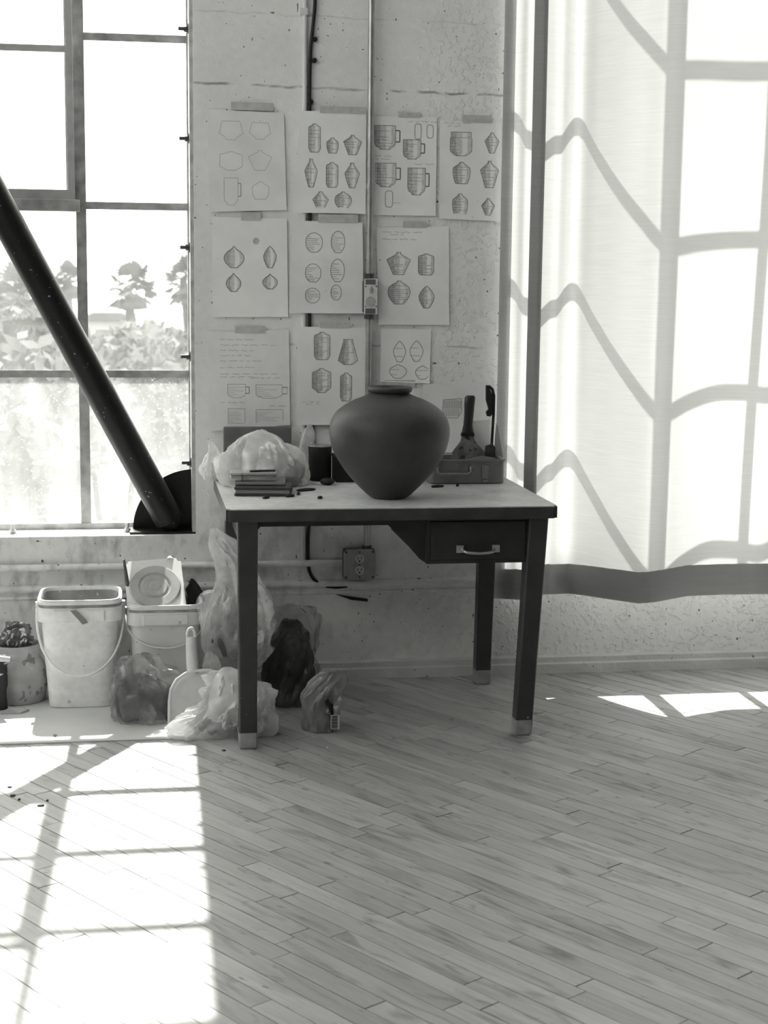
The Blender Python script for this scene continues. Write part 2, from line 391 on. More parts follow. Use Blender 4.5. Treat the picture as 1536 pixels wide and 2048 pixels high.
for k in range(int(math.floor(v0 / PW)), int(v1 / PW) + 1):
    vc = (k + .5) * PW
    # the stretch of this row that lies inside the room
    lo, hi = -20., 20.
    for (n, c0, s) in ((Vector((1, 0, 0)), RX0, 1), (Vector((1, 0, 0)), RX1, -1), (Vector((0, 1, 0)), RY0, 1), (Vector((0, 1, 0)), W + .01, -1)):
        a = n.dot(ux); c = (c0 - n.dot(uy) * vc)
        t = c / a
        if s * a > 0: lo = max(lo, t)
        else: hi = min(hi, t)
    if hi - lo < .05: continue
    u = lo
    while u < hi - 1e-4:
        ln = rp.choice((.28, .4, .5, .62, .75, .9, 1.1)) * rp.uniform(.85, 1.15)
        e = min(hi, u + ln)
        if hi - e < .12: e = hi
        mid = ux * ((u + e) / 2) + uy * vc
        if any(inframe(ux * t + uy * vc) for t in (u, (u + e) / 2, e)) and n_pl < 299:
            o = bpy.data.objects.new('plank', cube); COL.objects.link(o); o.parent = floor
            o.location = mid - ORG[floor.name] + Vector((0, 0, rp.uniform(-.0006, .0003)))
            o.rotation_euler = (0, 0, PANG); o.scale = (e - u - .0028, PW - .0024, .010); n_pl += 1
        else:
            q = [ux * uu + uy * vv for uu, vv in ((u + .001, vc - PW / 2 + .0009), (e - .001, vc - PW / 2 + .0009), (e - .001, vc + PW / 2 - .0009), (u + .001, vc + PW / 2 - .0009))]
            slab([(p.x, p.y) for p in q], -.0099, 0, rest)
        u = e
ro = obj('plank_field', rest, M_floor, floor); ro['kind'] = 'stuff'

# cement base where the wall meets the floor, the rounded ledge above it
M_base = mat('chipped_base', .66, .8, .2, var=.08, vscale=9, bump=.5, bscale=45, spots=[(60, .70, .15)])
bm = bmesh.new(); ring = []
for i in range(140):
    x = RX0 + .01 + (RX1 - RX0 - .02) * i / 139
    w = noise.noise((x * 6, 0, 0)) * .004
    ring.append([(x, W + .001, 0), (x, W - .034 + w * 2, 0), (x, W - .030 + w, .034), (x, W - .022 + w, .040), (x, W - .020, .058 + w), (x, W + .001, .064 + w)])
loft(ring, True, bm)
struct(obj('baseboard_back', bm, M_base, smooth=40))
def ledge(name, x0, x1, z, r, m):
    ring = []
    for i in range(60):
        x = x0 + (x1 - x0) * i / 59
        ring.append([(x, W + .002 - r * math.sin(a), z + r * math.cos(a) * .8 + noise.noise((x * 5, z, 0)) * .0015) for a in [math.pi * k / 8 for k in range(9)]])
    return struct(obj(name, loft(ring, True), m, smooth=50))
ledge('trim_1', RX0 + .02, 1.27, .350, .020, M_wall)
ledge('trim_2', RX0 + .02, 1.27, .318, .010, M_wall)

# ------------------------------------------------------------------ windows
MUN = [1.10, 1.695, 2.275, 2.86, 3.44]
M_glass = glass('dusty_pane', .968); M_glassd = glass('splashed_pane', .925, 6, True)
def tbar(p, axis, a, b, wd=.032):
    """steel T bar: flange on the room side, web behind"""
    bm = bmesh.new()
    if axis == 'z':
        bx(bm, p - wd / 2, p + wd / 2, GY - .012, GY - .006, a, b); bx(bm, p - .005, p + .005, GY - .006, GY + .028, a, b)
    else:
        bx(bm, a, b, GY - .0118, GY - .0062, p - wd / 2, p + wd / 2); bx(bm, a, b, GY - .006, GY + .028, p - .005, p + .005)
    return bm
def window(name, win, mull, sash_bay=None, thick=()):
    x0, x1, z0, z1 = win
    bm = bmesh.new()
    fr = wall_grid('y', [x0, x0 + .018, x1 - .018, x1], [z0, z0 + .022, z1 - .02, z1], [(x0 + .018, x1 - .018, z0 + .022, z1 - .02)], GY - .016, GY + .03)
    w = struct(obj(name, fr, M_frame)); bm.free()
    for i, xm in enumerate(mull):
        obj('mullion', tbar(xm, 'z', z0 + .01, z1 - .01, .062 if i in thick else .036), M_frame, w)
    xs = [x0 + .01] + list(mull) + [x1 - .01]
    zs = [z0 + .01] + [z for z in MUN if z0 < z < z1] + [z1 - .01]
    for i in range(len(xs) - 1):
        for z in zs[1:-1]:
            if sash_bay == i and z == 2.275: continue
            obj('muntin', tbar(z, 'x', xs[i] + .004, xs[i + 1] - .004, .026), M_frame, w)
        for j in range(len(zs) - 1):
            if sash_bay == i and j in (2, 3): continue
            obj('pane', box(xs[i] + .006, xs[i + 1] - .006, GY + .001, GY + .004, zs[j] + .005, zs[j + 1] - .005), M_glassd if j == 0 else M_glass, w)
    return w
win1 = window('window_1', WIN1, [-.575, -.186], 1)
win2 = window('window_2', WIN2, [1.80, 2.14, 2.52, 2.90, 3.28, 3.66], None, (0,))
# the hopper sash beside the brace, tipped open
sx0, sx1, sz0, sz1 = -.555, -.206, 1.715, 2.845
tip = Matrix.Translation((0, GY, sz0)) @ Matrix.Rotation(math.radians(3.5), 4, 'X') @ Matrix.Translation((0, -GY, -sz0))
fr = wall_grid('y', [sx0, sx0 + .022, sx1 - .022, sx1], [sz0, sz0 + .034, 2.215, 2.237, sz1 - .03, sz1], [(sx0 + .022, sx1 - .022, sz0 + .034, 2.215), (sx0 + .022, sx1 - .022, 2.237, sz1 - .03)], GY - .034, GY - .012)
sash = obj('sash', fr, mat('sash_paint', .5, .5, var=.15, vscale=20), win1, mtx=tip)
for a, b in ((sz0 + .03, 2.222), (2.23, sz1 - .026)):
    obj('pane', box(sx0 + .018, sx1 - .018, GY - .021, GY - .018, a, b), M_glass, sash, mtx=tip)
obj('sash_rail', box(-.57, -.19, GY - .05, GY - .012, 1.672, 1.713, .003), M_frame, win1)
obj('jamb_channel', box(.192, .2052, 5.675, 5.862, .545, 4.01), M_frame, win1)
obj('sash_stop', box(-.236, -.190, GY - .005, GY + .002, 1.70, 2.86), M_frame, win1)
# anchor bolts on the jamb and on the sill
def hexbolt(p, d, L1=.035, r=.011):
    d = Vector(d).normalized(); q = Vector((0, 0, 1)).rotation_difference(d).to_matrix().to_4x4(); bm = bmesh.new()
    prof = [(0, .006), (L1, .006)]
    lathe([(0, r * 1.6), (.004, r * 1.6)], (0, 0), 16, True, bm); lathe([(.004, r), (.016, r)], (0, 0), 6, True, bm); lathe([(.016, .0065), (L1, .0065)], (0, 0), 10, True, bm)
    return bm, Matrix.Translation(p) @ q
for py in (58, 277, 495, 713, 925):
    z = atY(388, py, 5.73).z
    bm, mx = hexbolt((.1925, 5.73, z), (-1, 0, 0)); obj('bolt', bm, M_bolt, win1, mtx=mx, smooth=30)
for px, py in ((26, 1070), (255, 1068)):
    p = atY(px, py, 5.74)
    bm, mx = hexbolt((p.x, 5.74, .536), (0, 0, 1)); obj('bolt', bm, mat('painted_bolt', .45, .5), win1, mtx=mx, smooth=30)
# side windows added out of view to let sky light in as fill
def far_window(name, win, d, axis):
    x0, x1, z0, z1 = win; n = 5; t = .04
    xs = [x0, x0 + t]
    for i in range(1, n): xs += [x0 + (x1 - x0) * i / n - t / 2, x0 + (x1 - x0) * i / n + t / 2]
    xs += [x1 - t, x1]; zs = [z0, z0 + t]
    for k in (1, 2, 3): zs += [z0 + (z1 - z0) * k / 4 - t / 2, z0 + (z1 - z0) * k / 4 + t / 2]
    zs += [z1 - t, z1]
    holes = [(xs[i], xs[i + 1], zs[j], zs[j + 1]) for i in range(1, len(xs) - 1, 2) for j in range(1, len(zs) - 1, 2)]
    return struct(obj(name, wall_grid(axis, xs, zs, holes, d, d + .03), M_frame))
for i, w_ in enumerate(SIDE_FILL): far_window('window_%d' % (3 + i), w_, RX0 - .12, 'x')

# ------------------------------------------------------------------ outdoors
GZ = -4.0
struct(obj('ground', box(-90, 90, 6.3, 260, GZ - .3, GZ), mat('pale_ground', .13, .9, .1, var=.2, vscale=.3)))
M_leaf = mat('dusty_leaf', .10, .7, .2, var=.3, vscale=1.5)
M_trunk = mat('palm_trunk', .07, .9, .1, var=.3, vscale=4)
M_house = mat('stucco', .30, .9, .1, var=.05, vscale=1)
M_roof = mat('roof_tile', .10, .8, .1, var=.1, vscale=2)
M_wdark = mat('far_window', .05, .2, .5)
def palm(px, py, Y, cr, label):
    c = atY(px, py, Y)
    t = thing('palm_tree', label, 'tree', (c.x, Y, GZ), 'fan palms beyond the window')
    obj('trunk', tube([(c.x + .15 * math.sin(k * .7), Y, GZ + (c.z - GZ) * k / 6) for k in range(7)], [.24 - .01 * k for k in range(7)], 10), M_trunk, t, smooth=60)
    rr = random.Random(int(px)); sk = bmesh.new()
    for i in range(34):
        a = rr.uniform(0, 6.28); el = rr.uniform(-1.2, 1.45); ln = cr * rr.uniform(.8, 1.15)
        d = Vector((math.cos(a) * math.cos(el), math.sin(a) * math.cos(el), math.sin(el)))
        side = d.cross(Vector((0, 0, 1))).normalized(); up = side.cross(d)
        bm = bmesh.new(); st = c + d * ln * .45
        tube([c, c + d * ln * .25, st], .018, 5, bm)
        for k in range(13):
            b = (k - 6) / 6 * 1.25
            tipv = st + (d * math.cos(b) + side * math.sin(b)) * ln * .55 + Vector((0, 0, -.18 * ln * abs(b)))
            w = (side * math.cos(b) - d * math.sin(b)) * ln * .05; mid = (st + tipv) / 2 + up * .02
            vs_ = [bm.verts.new(p) for p in (st, mid + w, tipv, mid - w)]; bm.faces.new(vs_)
            vs2 = [bm.verts.new(p - up * .01) for p in (st, mid + w, tipv, mid - w)]; bm.faces.new(list(reversed(vs2)))
        obj('frond', bm, M_leaf, t)
palm(262, 575, 62, 1.25, 'fan palm standing above the shrubs behind the middle pane'); palm(372, 560, 75, 1.3, 'fan palm close beside the window jamb bolts'); palm(138, 560, 80, 1.1, 'fan palm partly behind the vertical window mullion')
palm(35, 600, 44, 1.5, 'broad fan palm seen behind the black steel brace')
def shrub(px, py, Y, rx, rz, label, n=1500):
    c = atY(px, py, Y); rr = random.Random(int(px * 3 + py))
    t = thing('shrub', label, 'shrub', (c.x, Y, GZ), 'shrubs beyond the window')
    bm = bmesh.new()
    for i in range(4):
        a = i * 1.6
        tube([(c.x + .05 * math.cos(a), Y + .05 * math.sin(a), GZ), (c.x + .3 * rx * math.cos(a), Y + .3 * rx * math.sin(a), c.z)], [.09, .03], 6, bm)
    obj('stem', bm, M_trunk, t)
    bm = bmesh.new()
    for i in range(n):
        v = Vector((rr.gauss(0, 1), rr.gauss(0, 1), rr.gauss(0, 1))).normalized() * rr.uniform(.55, 1) ** .5
        k = .75 + .45 * noise.noise(v * 2.2 + Vector((px, py, 0)))
        p = c + Vector((v.x * rx, v.y * rx, v.z * rz)) * k
        s = rr.uniform(.5, 1) * .16 * rx ** .5
        A = Vector((rr.gauss(0, 1), rr.gauss(0, 1), rr.gauss(0, 1))).normalized(); B = A.orthogonal().normalized()
        vs_ = [bm.verts.new(q) for q in (p - A * s, p + B * s * .5, p + A * s, p - B * s * .5)]; bm.faces.new(vs_)
    o = obj('foliage', bm, M_leaf, t); o['kind'] = 'stuff'
shrub(300, 715, 30, 1.7, .8, 'rounded shrub growing in front of the fan palm')
shrub(225, 790, 24, 1.3, 1.2, 'tall loose shrub near the window mullion foot')
shrub(60, 850, 20, 1.4, 1.3, 'dense shrub filling the splashed lower pane')
shrub(340, 830, 22, .9, 1.2, 'narrow shrub beside the window jamb')
shrub(20, 640, 48, 1.7, 1.2, 'distant shrub next to the pale house')
shrub(130, 720, 36, 1.0, .7, 'low shrub by the wall of the pale house')
shrub(-260, 760, 26, 1.6, 1.2, 'broad shrub growing left of the dense shrub')
shrub(520, 700, 40, 2.0, 1.2, 'wide shrub outside the curtained window')
shrub(900, 720, 34, 2.2, 1.4, 'thick hedge shrub outside the curtained window')
palm(700, 560, 70, 1.3, 'fan palm outside beyond the painted wall'); palm(-200, 570, 66, 1.3, 'fan palm left of the pale house')
def house(px, py0, py1, wpx, Y, label):
    a = atY(px, py1, Y); b = atY(px + wpx, py0, Y)
    t = thing('house', label, 'house', ((a.x + b.x) / 2, Y + 3, GZ), 'houses beyond the window')
    obj('wall', box(a.x, b.x, Y, Y + 6, GZ, b.z), M_house, t)
    h = (b.x - a.x) * .16
    obj('roof', prism([(a.x - .3, b.z), (b.x + .3, b.z), ((a.x + b.x) / 2 + .8, b.z + h), ((a.x + b.x) / 2 - .8, b.z + h)], Y - .4, Y + 6.4), M_roof, t)
    for k in (.25, .65):
        x = a.x + (b.x - a.x) * k
        w = obj('window', box(x, x + .8, Y - .03, Y + .05, b.z - 1.6, b.z - .6), M_wdark, t); obj('pane', box(x + .06, x + .74, Y - .04, Y - .031, b.z - 1.54, b.z - .66), M_wdark, w)
house(30, 665, 760, 115, 52, 'pale stucco house low behind the steel brace'); house(170, 640, 700, 90, 95, 'far pale house left of the fan palm')

# ------------------------------------------------------------------ steel brace in the window
pb0, pb1 = atY(338, 1040, 5.715), atY(12, 437, 5.55)
dirb = (pb1 - pb0).normalized(); pb2 = pb0 + dirb * 2.9
br = thing('steel_brace', 'thick black round steel brace rising diagonally across the window from its corner plate', 'brace', (.12, 5.71, .537))
obj('tube', tube([pb0, pb0 + dirb * .08, pb1, pb2], .052, 32), M_black, br, smooth=40)
c0 = (.2035, .538); rad = .222
obj('gusset_plate', prism([c0] + [(c0[0] - rad * math.cos(a), c0[1] + rad * math.sin(a)) for a in [math.pi / 2 * k / 20 for k in range(21)]], 5.772, 5.792), M_black, br)
obj('base_plate', box(-.03, .2035, 5.68, 5.80, .5375, .5455), M_black, br)
obj('weld_cap', tube([pb0 - dirb * .03, pb0 + dirb * .01], [.03, .052], 24), M_black, br, smooth=40)

# ------------------------------------------------------------------ curtain
CTL = [  # photo column, Y near the top, Y near the hem
    (996, 5.59, 5.59), (1006, 5.61, 5.61), (1018, 5.615, 5.615), (1030, 5.60, 5.60), (1042, 5.565, 5.57), (1055, 5.555, 5.56), (1072, 5.54, 5.545),
    (1080, 5.50, 5.51), (1074, 5.475, 5.485), (1058, 5.50, 5.505), (1054, 5.515, 5.52), (1066, 5.50, 5.505), (1082, 5.525, 5.53),
    (1098, 5.545, 5.555), (1112, 5.55, 5.565), (1126, 5.585, 5.59), (1140, 5.605, 5.60), (1156, 5.59, 5.585), (1182, 5.51, 5.53), (1230, 5.40, 5.42),
    (1280, 5.315, 5.32), (1310, 5.265, 5.275), (1330, 5.245, 5.265), (1350, 5.243, 5.275), (1385, 5.245, 5.31), (1440, 5.245, 5.345), (1500, 5.25, 5.345), (1560, 5.26, 5.34), (1640, 5.40, 5.45), (1720, 5.50, 5.52), (1800, 5.42, 5.46), (1900, 5.34, 5.38)]
HEMX = [990, 1070, 1090, 1150, 1180, 1240, 1295, 1330, 1400, 1470, 1536, 1900]
HEMY = [1196, 1200, 1189, 1187, 1190, 1199, 1207, 1204, 1192, 1189, 1188, 1186]
path = spline(CTL, 8)
cols = []
for (px, yt, yb) in path:
    zb = max(.2, atY(px, interp(px, HEMX, HEMY), yb).z)
    X = atY(px, 700, (yt + yb) / 2).x
    cols.append((X, yt, yb, zb))
def cpos(c, z, off=0.):
    X, yt, yb, zb = c
    t = min(1, max(0, (z - .5) / 1.6)); t = t * t * (3 - 2 * t)
    return (X, yb + (yt - yb) * t + off + .004 * noise.noise((X * 3, z * 2.0, 0)), z)
ZTOP = 4.05
rows = []
for j in range(81):
    rows.append([cpos(c, c[3] + .004 + (ZTOP - c[3]) * (j / 80)) for c in cols])
cur = thing('curtain', 'long pale linen curtain glowing with the shadow of window bars', 'curtain', (2.0, 5.45, .25))
M_linen = cloth("linen", .45, .5); M_hem = cloth('doubled_linen', .55, .25); M_hemside = cloth('side_linen', .62, .36)
o = obj('drape', loft(rows, False, None, False), M_linen, cur, smooth=180)
o.data.polygons.foreach_set('use_smooth', [True] * len(o.data.polygons))
for off, nm in ((-.006, 'hem'), (.006, 'hem_lining')):
    hr = []
    for j in range(7):
        hr.append([cpos(c, c[3] + (.112 + .002 * noise.noise((c[0] * 60, 0, 0))) * j / 6, off * (1 - abs(j - 3) / 3 * .8)) for c in cols])
    o = obj(nm, loft(hr, False, None, False), M_hem, cur); o.data.polygons.foreach_set('use_smooth', [True] * len(o.data.polygons))
sh = [[cpos(c, c[3] + .05 + (ZTOP - c[3] - .05) * j / 40, -.005) for c in cols[:17]] for j in range(41)]
o = obj('side_hem', loft(sh, False, None, False), M_hemside, cur); o.data.polygons.foreach_set('use_smooth', [True] * len(o.data.polygons))
obj('heading', loft([[cpos(c, ZTOP + .004 + .03 * j, -.004) for c in cols] for j in range(2)], False, None, False), M_hem, cur)
rod = thing('curtain_rod', 'steel rod carrying the linen curtain above the window', 'rod', (2.6, 5.45, ZTOP))
obj('pole', tube([(1.0, 5.45, ZTOP + .05), (4.6, 5.45, ZTOP + .05)], .012, 12), M_galv, rod)
for x in (1.05, 4.5): obj('bracket', box(x, x + .02, 5.44, W, ZTOP + .04, ZTOP + .06), M_galv, rod)

# ------------------------------------------------------------------ conduits, cable, boxes on the wall
YC = W - .030
def wx(px, py, Y=YC): return atY(px, py, Y)
xc = wx(738, 600).x
t = thing('electrical_conduit', 'bright steel conduit running down the wall between the drawings', 'conduit', (xc, YC, .47))
zsb, zob = wx(740, 593).z, wx(718, 1128).z
obj('pipe', tube([(xc, YC, CEIL - .01), (xc, YC, zsb + .068)], .0115, 14), M_galv, t, smooth=60)
obj('pipe', tube([(xc, YC, zsb - .068), (xc, YC, zob + .058)], .0115, 14), M_galv, t, smooth=60)
zk = wx(738, 372).z
obj('coupling', tube([(xc, YC, zk - .009), (xc, YC, zk + .009)], .0145, 16), M_galv, t)
for z, s in ((zsb + .068, 1), (zsb - .068, -1), (zob + .056, 1)):
    obj('connector', tube([(xc, YC, z - .011), (xc, YC, z + .012)], .017, 12), M_dkmetal, t)
for z in (2.9, .72): obj('strap', box(xc - .028, xc + .028, W - .043, W + .001, z, z + .018, .002), M_galv, t)

ps = wx(742, 593, W - .05)
t = thing('switch_box', 'small metal switch box with a white cover plate on the conduit', 'switch', (ps.x, W - .025, ps.z - .06))
obj('box', box(ps.x - .027, ps.x + .027, W - .046, W, ps.z - .056, ps.z + .056, .005), M_dkmetal, t)
pl = obj('cover_plate', box(ps.x - .024, ps.x + .024, W - .050, W - .046, ps.z - .062, ps.z + .062, .002), M_white, t)
obj('dial', tube([(ps.x - .002, W - .050, ps.z - .018), (ps.x - .002, W - .053, ps.z - .018)], .017, 24), mat('dial_grey', .4, .5), pl)
obj('toggle', prism([(ps.x - .005, ps.z + .012), (ps.x + .003, ps.z + .012), (ps.x + .004, ps.z + .028), (ps.x - .001, ps.z + .036), (ps.x - .006, ps.z + .028)], W - .058, W - .050), mat('dial_grey', .4, .5), pl)
for s in (1, -1):
    obj('tab', box(ps.x - .020, ps.x + .016, W - .0515, W - .0495, ps.z + s * .051 - .009, ps.z + s * .051 + .009), mat('tab_grey', .14, .5), pl)
    for dx in (-.019, .019): obj('screw', tube([(ps.x + dx, W - .05, ps.z + s * .035), (ps.x + dx, W - .0515, ps.z + s * .035)], .0025, 8), M_dkmetal, pl)

po = wx(719, 1129, W - .05); hx, hz = .0585, .056
t = thing('outlet_box', 'square metal outlet box with two sockets on the wall under the desk', 'outlet', (po.x, W - .025, po.z - hz))
obj('box', box(po.x - hx + .003, po.x + hx - .003, W - .048, W, po.z - hz + .003, po.z + hz - .003, .004), M_dkmetal, t)
pl = obj('cover_plate', prism([(po.x + sx * (hx - a), po.z + sz * (hz - b)) for sx, sz, a, b in ((-1, -1, .012, 0), (1, -1, .012, 0), (1, -1, 0, .012), (1, 1, 0, .012), (1, 1, .012, 0), (-1, 1, .012, 0), (-1, 1, 0, .012), (-1, -1, 0, .012))], W - .053, W - .048), mat('zinc_plate', .36, .4, .5, metal=.5, var=.15, vscale=30), t)
for s in (1, -1):
    so = obj('socket', tube([(po.x, W - .053, po.z + s * .021), (po.x, W - .0545, po.z + s * .021)], .0165, 28), mat('ivory_socket', .6, .4), pl)
    for dx in (-.006, .006): obj('slot', box(po.x + dx - .0012, po.x + dx + .0012, W - .0552, W - .0544, po.z + s * .021 - .001, po.z + s * .021 + .008), M_rubber, so)
    obj('ground_hole', tube([(po.x, W - .0552, po.z + s * .021 - .008), (po.x, W - .0544, po.z + s * .021 - .008)], .003, 12), M_rubber, so)
for dz in (-.046, 0, .046): obj('screw', tube([(po.x, W - .053, po.z + dz), (po.x, W - .0555, po.z + dz)], .003, 10), M_dkmetal, pl)
for sx in (-1, 1):
    for sz in (-1, 1): obj('screw', tube([(po.x + sx * .049, W - .053, po.z + sz * .046), (po.x + sx * .049, W - .0555, po.z + sz * .046)], .004, 10), M_dkmetal, pl)
t = tag(obj('side_conduit', tube([(-.9, W - .02, po.z + .002), (po.x - hx - .001, W - .02, po.z + .002)], .012, 14), M_wall, smooth=60), 'white painted conduit running level along the wall into the outlet box', 'conduit')

xt = atY(609, 300, W - .008).x
t = thing('thin_conduit', 'thin white painted conduit running down behind the taped drawings', 'conduit', (xt, W - .008, .42))
obj('pipe', tube([(xt, W - .008, CEIL - .01), (xt, W - .008, .42)], .0075, 12), M_white, t, smooth=60)
for z in (2.345, .62): obj('clip', box(xt - .018, xt + .010, W - .017, W + .001, z, z + .022, .002), M_white, t)
cb_ = [atY(x, y, W - .009) for x, y in ((634, -160), (630, 0), (627, 40), (622, 90), (620, 130), (619, 220), (620, 430), (619, 620), (622, 800), (627, 900), (624, 1000), (617, 1060), (616, 1120), (622, 1150), (640, 1168), (668, 1174), (694, 1172))]
t = thing('black_cable', 'black cable hanging beside the thin white conduit and curving under the desk', 'cable', (cb_[5].x, W - .009, .4))
obj('cord', tube(spline([tuple(p) for p in cb_], 6), .0062, 10), M_rubber, t, smooth=60)
for x, y in ((630, 79), (629, 121), (622, 204)):
    p = atY(x, y, W - .004); obj('clip', tube([(p.x, W, p.z), (p.x, W - .011, p.z)], .0085, 12), M_rubber, t)
p = atY(702, 1196, W - .004); q = atY(672, 1190, W - .004); r_ = atY(735, 1201, W - .004)
tag(obj('iron_strip', prism([(q.x, q.z + .002), (r_.x, r_.z + .006), (r_.x, r_.z - .003), (p.x, p.z - .006)], W - .010, W - .0005), M_rubber), 'dark narrow iron strip lying flat against the wall below the outlet box', 'strip')

# ------------------------------------------------------------------ drawings taped to the wall
PROF = {
    'cyl': [(0, .28), (.04, .3), (.10, .9), (.14, 1), (.86, 1), (.95, .82), (1, .7)],
    'jar': [(0, .2), (.08, .3), (.26, .95), (.45, 1), (.75, .9), (1, .66)],
    'shoulder': [(0, .18), (.08, .18), (.33, 1), (.5, .86), (1, .44)],
    'bottle': [(0, .25), (.09, .24), (.25, .62), (.42, 1), (.7, .75), (1, .36)],
    'diamond': [(0, .2), (.06, .2), (.42, 1), (1, .34)],
    'round': [(0, .16), (.06, .18), (.14, .55), (.28, .88), (.48, 1), (.68, .9), (.85, .66), (1, .38)],
    'tear': [(0, .02), (.12, .2), (.25, .62), (.42, .93), (.58, 1), (.75, .86), (.9, .56), (1, .34)],
    'lens': [(0, .02), (.1, .35), (.25, .72), (.45, 1), (.65, .92), (.85, .62), (1, .36)],
    'lantern': [(0, .2), (.05, .45), (.15, .75), (.3, .95), (.5, 1), (.7, .95), (.85, .75), (.95, .5), (1, .4)],
    'hex': [(0, .22), (.05, .25), (.15, .95), (.2, 1), (.8, 1), (.95, .5), (1, .45)],
    'flask': [(0, .5), (.05, .42), (.12, .5), (.84, 1), (1, .4)],
    'mug': [(0, 1), (.72, 1), (.86, .88), (.95, .5), (1, .5)],
    'cap': [(0, .92), (.25, .92), (.26, 1), (.8, 1), (.95, .65), (1, .4)],
    'squarebox': [(0, 1), (1, 1)],
    'wide': [(0, .75), (.1, .8), (.65, 1), (.82, .6), (1, .35)],
    'loop': [(0, .6), (.1, .95), (.3, 1), (.7, 1), (.9, .95), (1, .6)],
}
def pw(x0, z0, x1, z1, wd, bm, Y, seg=1):
    """one pencil stroke: a flat ribbon on the paper"""
    d = Vector((x1 - x0, 0, z1 - z0)); l = d.length
    if l < 1e-6: return
    n = Vector((-d.z, 0, d.x)) / l * wd / 2
    vs_ = [bm.verts.new(v) for v in (Vector((x0, Y, z0)) + n, Vector((x1, Y, z1)) + n, Vector((x1, Y, z1)) - n, Vector((x0, Y, z0)) - n)]
    bm.faces.new(vs_)
def sketch(parent, Y, cx, cy, hw, hh, kind, dark=1., hatch=6, tone=True, ml=None):
    c = atY(cx, cy, Y); s = pxm(W); hw *= s; hh *= s; pr = PROF[kind]; rr = random.Random(int(cx * 7 + cy))
    pts = [(c.z + hh - 2 * hh * t, w * hw) for t, w in pr]
    ml = ml or M_pencil
    if tone:
        for f0, f1, mm in ((-1, -.45, M_shade), (-.45, .1, M_shade2), (.62, 1, M_shade2)):
            bm = bmesh.new()
            for (za, wa), (zb, wb_) in zip(pts, pts[1:]):
                vs_ = [bm.verts.new(v) for v in ((c.x + f0 * wa, Y - .0004, za), (c.x + f1 * wa, Y - .0004, za), (c.x + f1 * wb_, Y - .0004, zb), (c.x + f0 * wb_, Y - .0004, zb))]; bm.faces.new(vs_)
            bmesh.ops.remove_doubles(bm, verts=bm.verts, dist=1e-5)
            obj('pencil_shading', bm, mm, parent)
    bm = bmesh.new(); wd = .0017 * dark
    for s_ in (-1, 1):
        for (za, wa), (zb, wb_) in zip(pts, pts[1:]): pw(c.x + s_ * wa, za, c.x + s_ * wb_, zb, wd, bm, Y - .0008)
    for i in (0, -1): pw(c.x - pts[i][1], pts[i][0], c.x + pts[i][1], pts[i][0], wd, bm, Y - .0008)
    for k in range(hatch):
        t_ = .16 + .76 * (k + .5) / hatch; z = c.z + hh - 2 * hh * t_; w = interp(t_, [p[0] for p in pr], [p[1] for p in pr]) * hw
        pw(c.x - w, z, c.x - w + rr.uniform(.5, 1.9) * w, z - .0006, wd * .6, bm, Y - .0008)
    if kind == 'mug':
        x = c.x + hw; z = c.z + .1 * hh; w = hw * .42
        for a, b in (((x, z + hh * .5), (x + w, z + hh * .5)), ((x + w, z + hh * .5), (x + w, z - hh * .45)), ((x + w, z - hh * .45), (x, z - hh * .45))): pw(*a, *b, wd * 2.2, bm, Y - .0008)
    o = obj('pencil_sketch', bm, ml, parent); o['kind'] = 'stuff'
def writing(parent, Y, lines, m=None):
    bm = bmesh.new(); rr = random.Random(len(lines) * 31 + int(lines[0][0]))
    for (x0, x1, y) in lines:
        a = atY(x0, y, Y); b = atY(x1, y, Y); x = a.x
        while x < b.x:
            wl = rr.uniform(.012, .034); n = max(3, int(wl / .0028)); px_, pz = x, a.z
            for k in range(n):
                nx_ = x + wl * (k + 1) / n; nz = a.z + rr.uniform(-.0022, .0026)
                pw(px_, pz, nx_, nz, .0011, bm, Y - .0008); px_, pz = nx_, nz
            x += wl + rr.uniform(.006, .011)
    o = obj('handwriting', bm, m or M_ink_faint, parent); o['kind'] = 'stuff'
GRP = 'pottery sketches taped to the wall'
def sheet(label, quad, Y, m=None, curl=.004, tapes=()):
    P = [atY(x, y, Y) for x, y in quad]                     # tl tr br bl
    cx = sum(p.x for p in P) / 4; zb = min(p.z for p in P)
    t = thing('sketch_paper', label, 'drawing', (cx, Y, zb), GRP)
    bm = bmesh.new(); n = 14; G = []
    for th in (0, .0006):
        g_ = []
        for j in range(n + 1):
            r = []
            for i in range(n + 1):
                u, v = i / n, j / n
                p = (P[0] * (1 - u) + P[1] * u) * (1 - v) + (P[3] * (1 - u) + P[2] * u) * v
                e = max(0, v - .93) / .07; s_ = max(0, abs(u - .5) - .46) / .04
                r.append(bm.verts.new((p.x, Y + th - curl * (e * e * .8 + s_ * s_ * .5 * v), p.z)))
            g_.append(r)
        G.append(g_)
    for k, g_ in enumerate(G):
        for j in range(n):
            for i in range(n): bm.faces.new((g_[j][i], g_[j][i + 1], g_[j + 1][i + 1], g_[j + 1][i]))
    bd = [(0, i) for i in range(n)] + [(j, n) for j in range(n)] + [(n, i) for i in range(n, 0, -1)] + [(j, 0) for j in range(n, 0, -1)]
    for a, b in zip(bd, bd[1:] + bd[:1]): bm.faces.new((G[0][a[0]][a[1]], G[0][b[0]][b[1]], G[1][b[0]][b[1]], G[1][a[0]][a[1]]))
    obj('paper', bm, m or M_paper, t, smooth=60)
    for (x0, y0, x1, y1) in tapes:
        a, b = atY(x0, y0, Y), atY(x1, y1, Y)
        obj('tape', box(min(a.x, b.x), max(a.x, b.x), Y - .0022, Y - .0012, min(a.z, b.z), max(a.z, b.z)), M_tape, t)
    return t
Y1, Y2 = W - .006, W - .0185
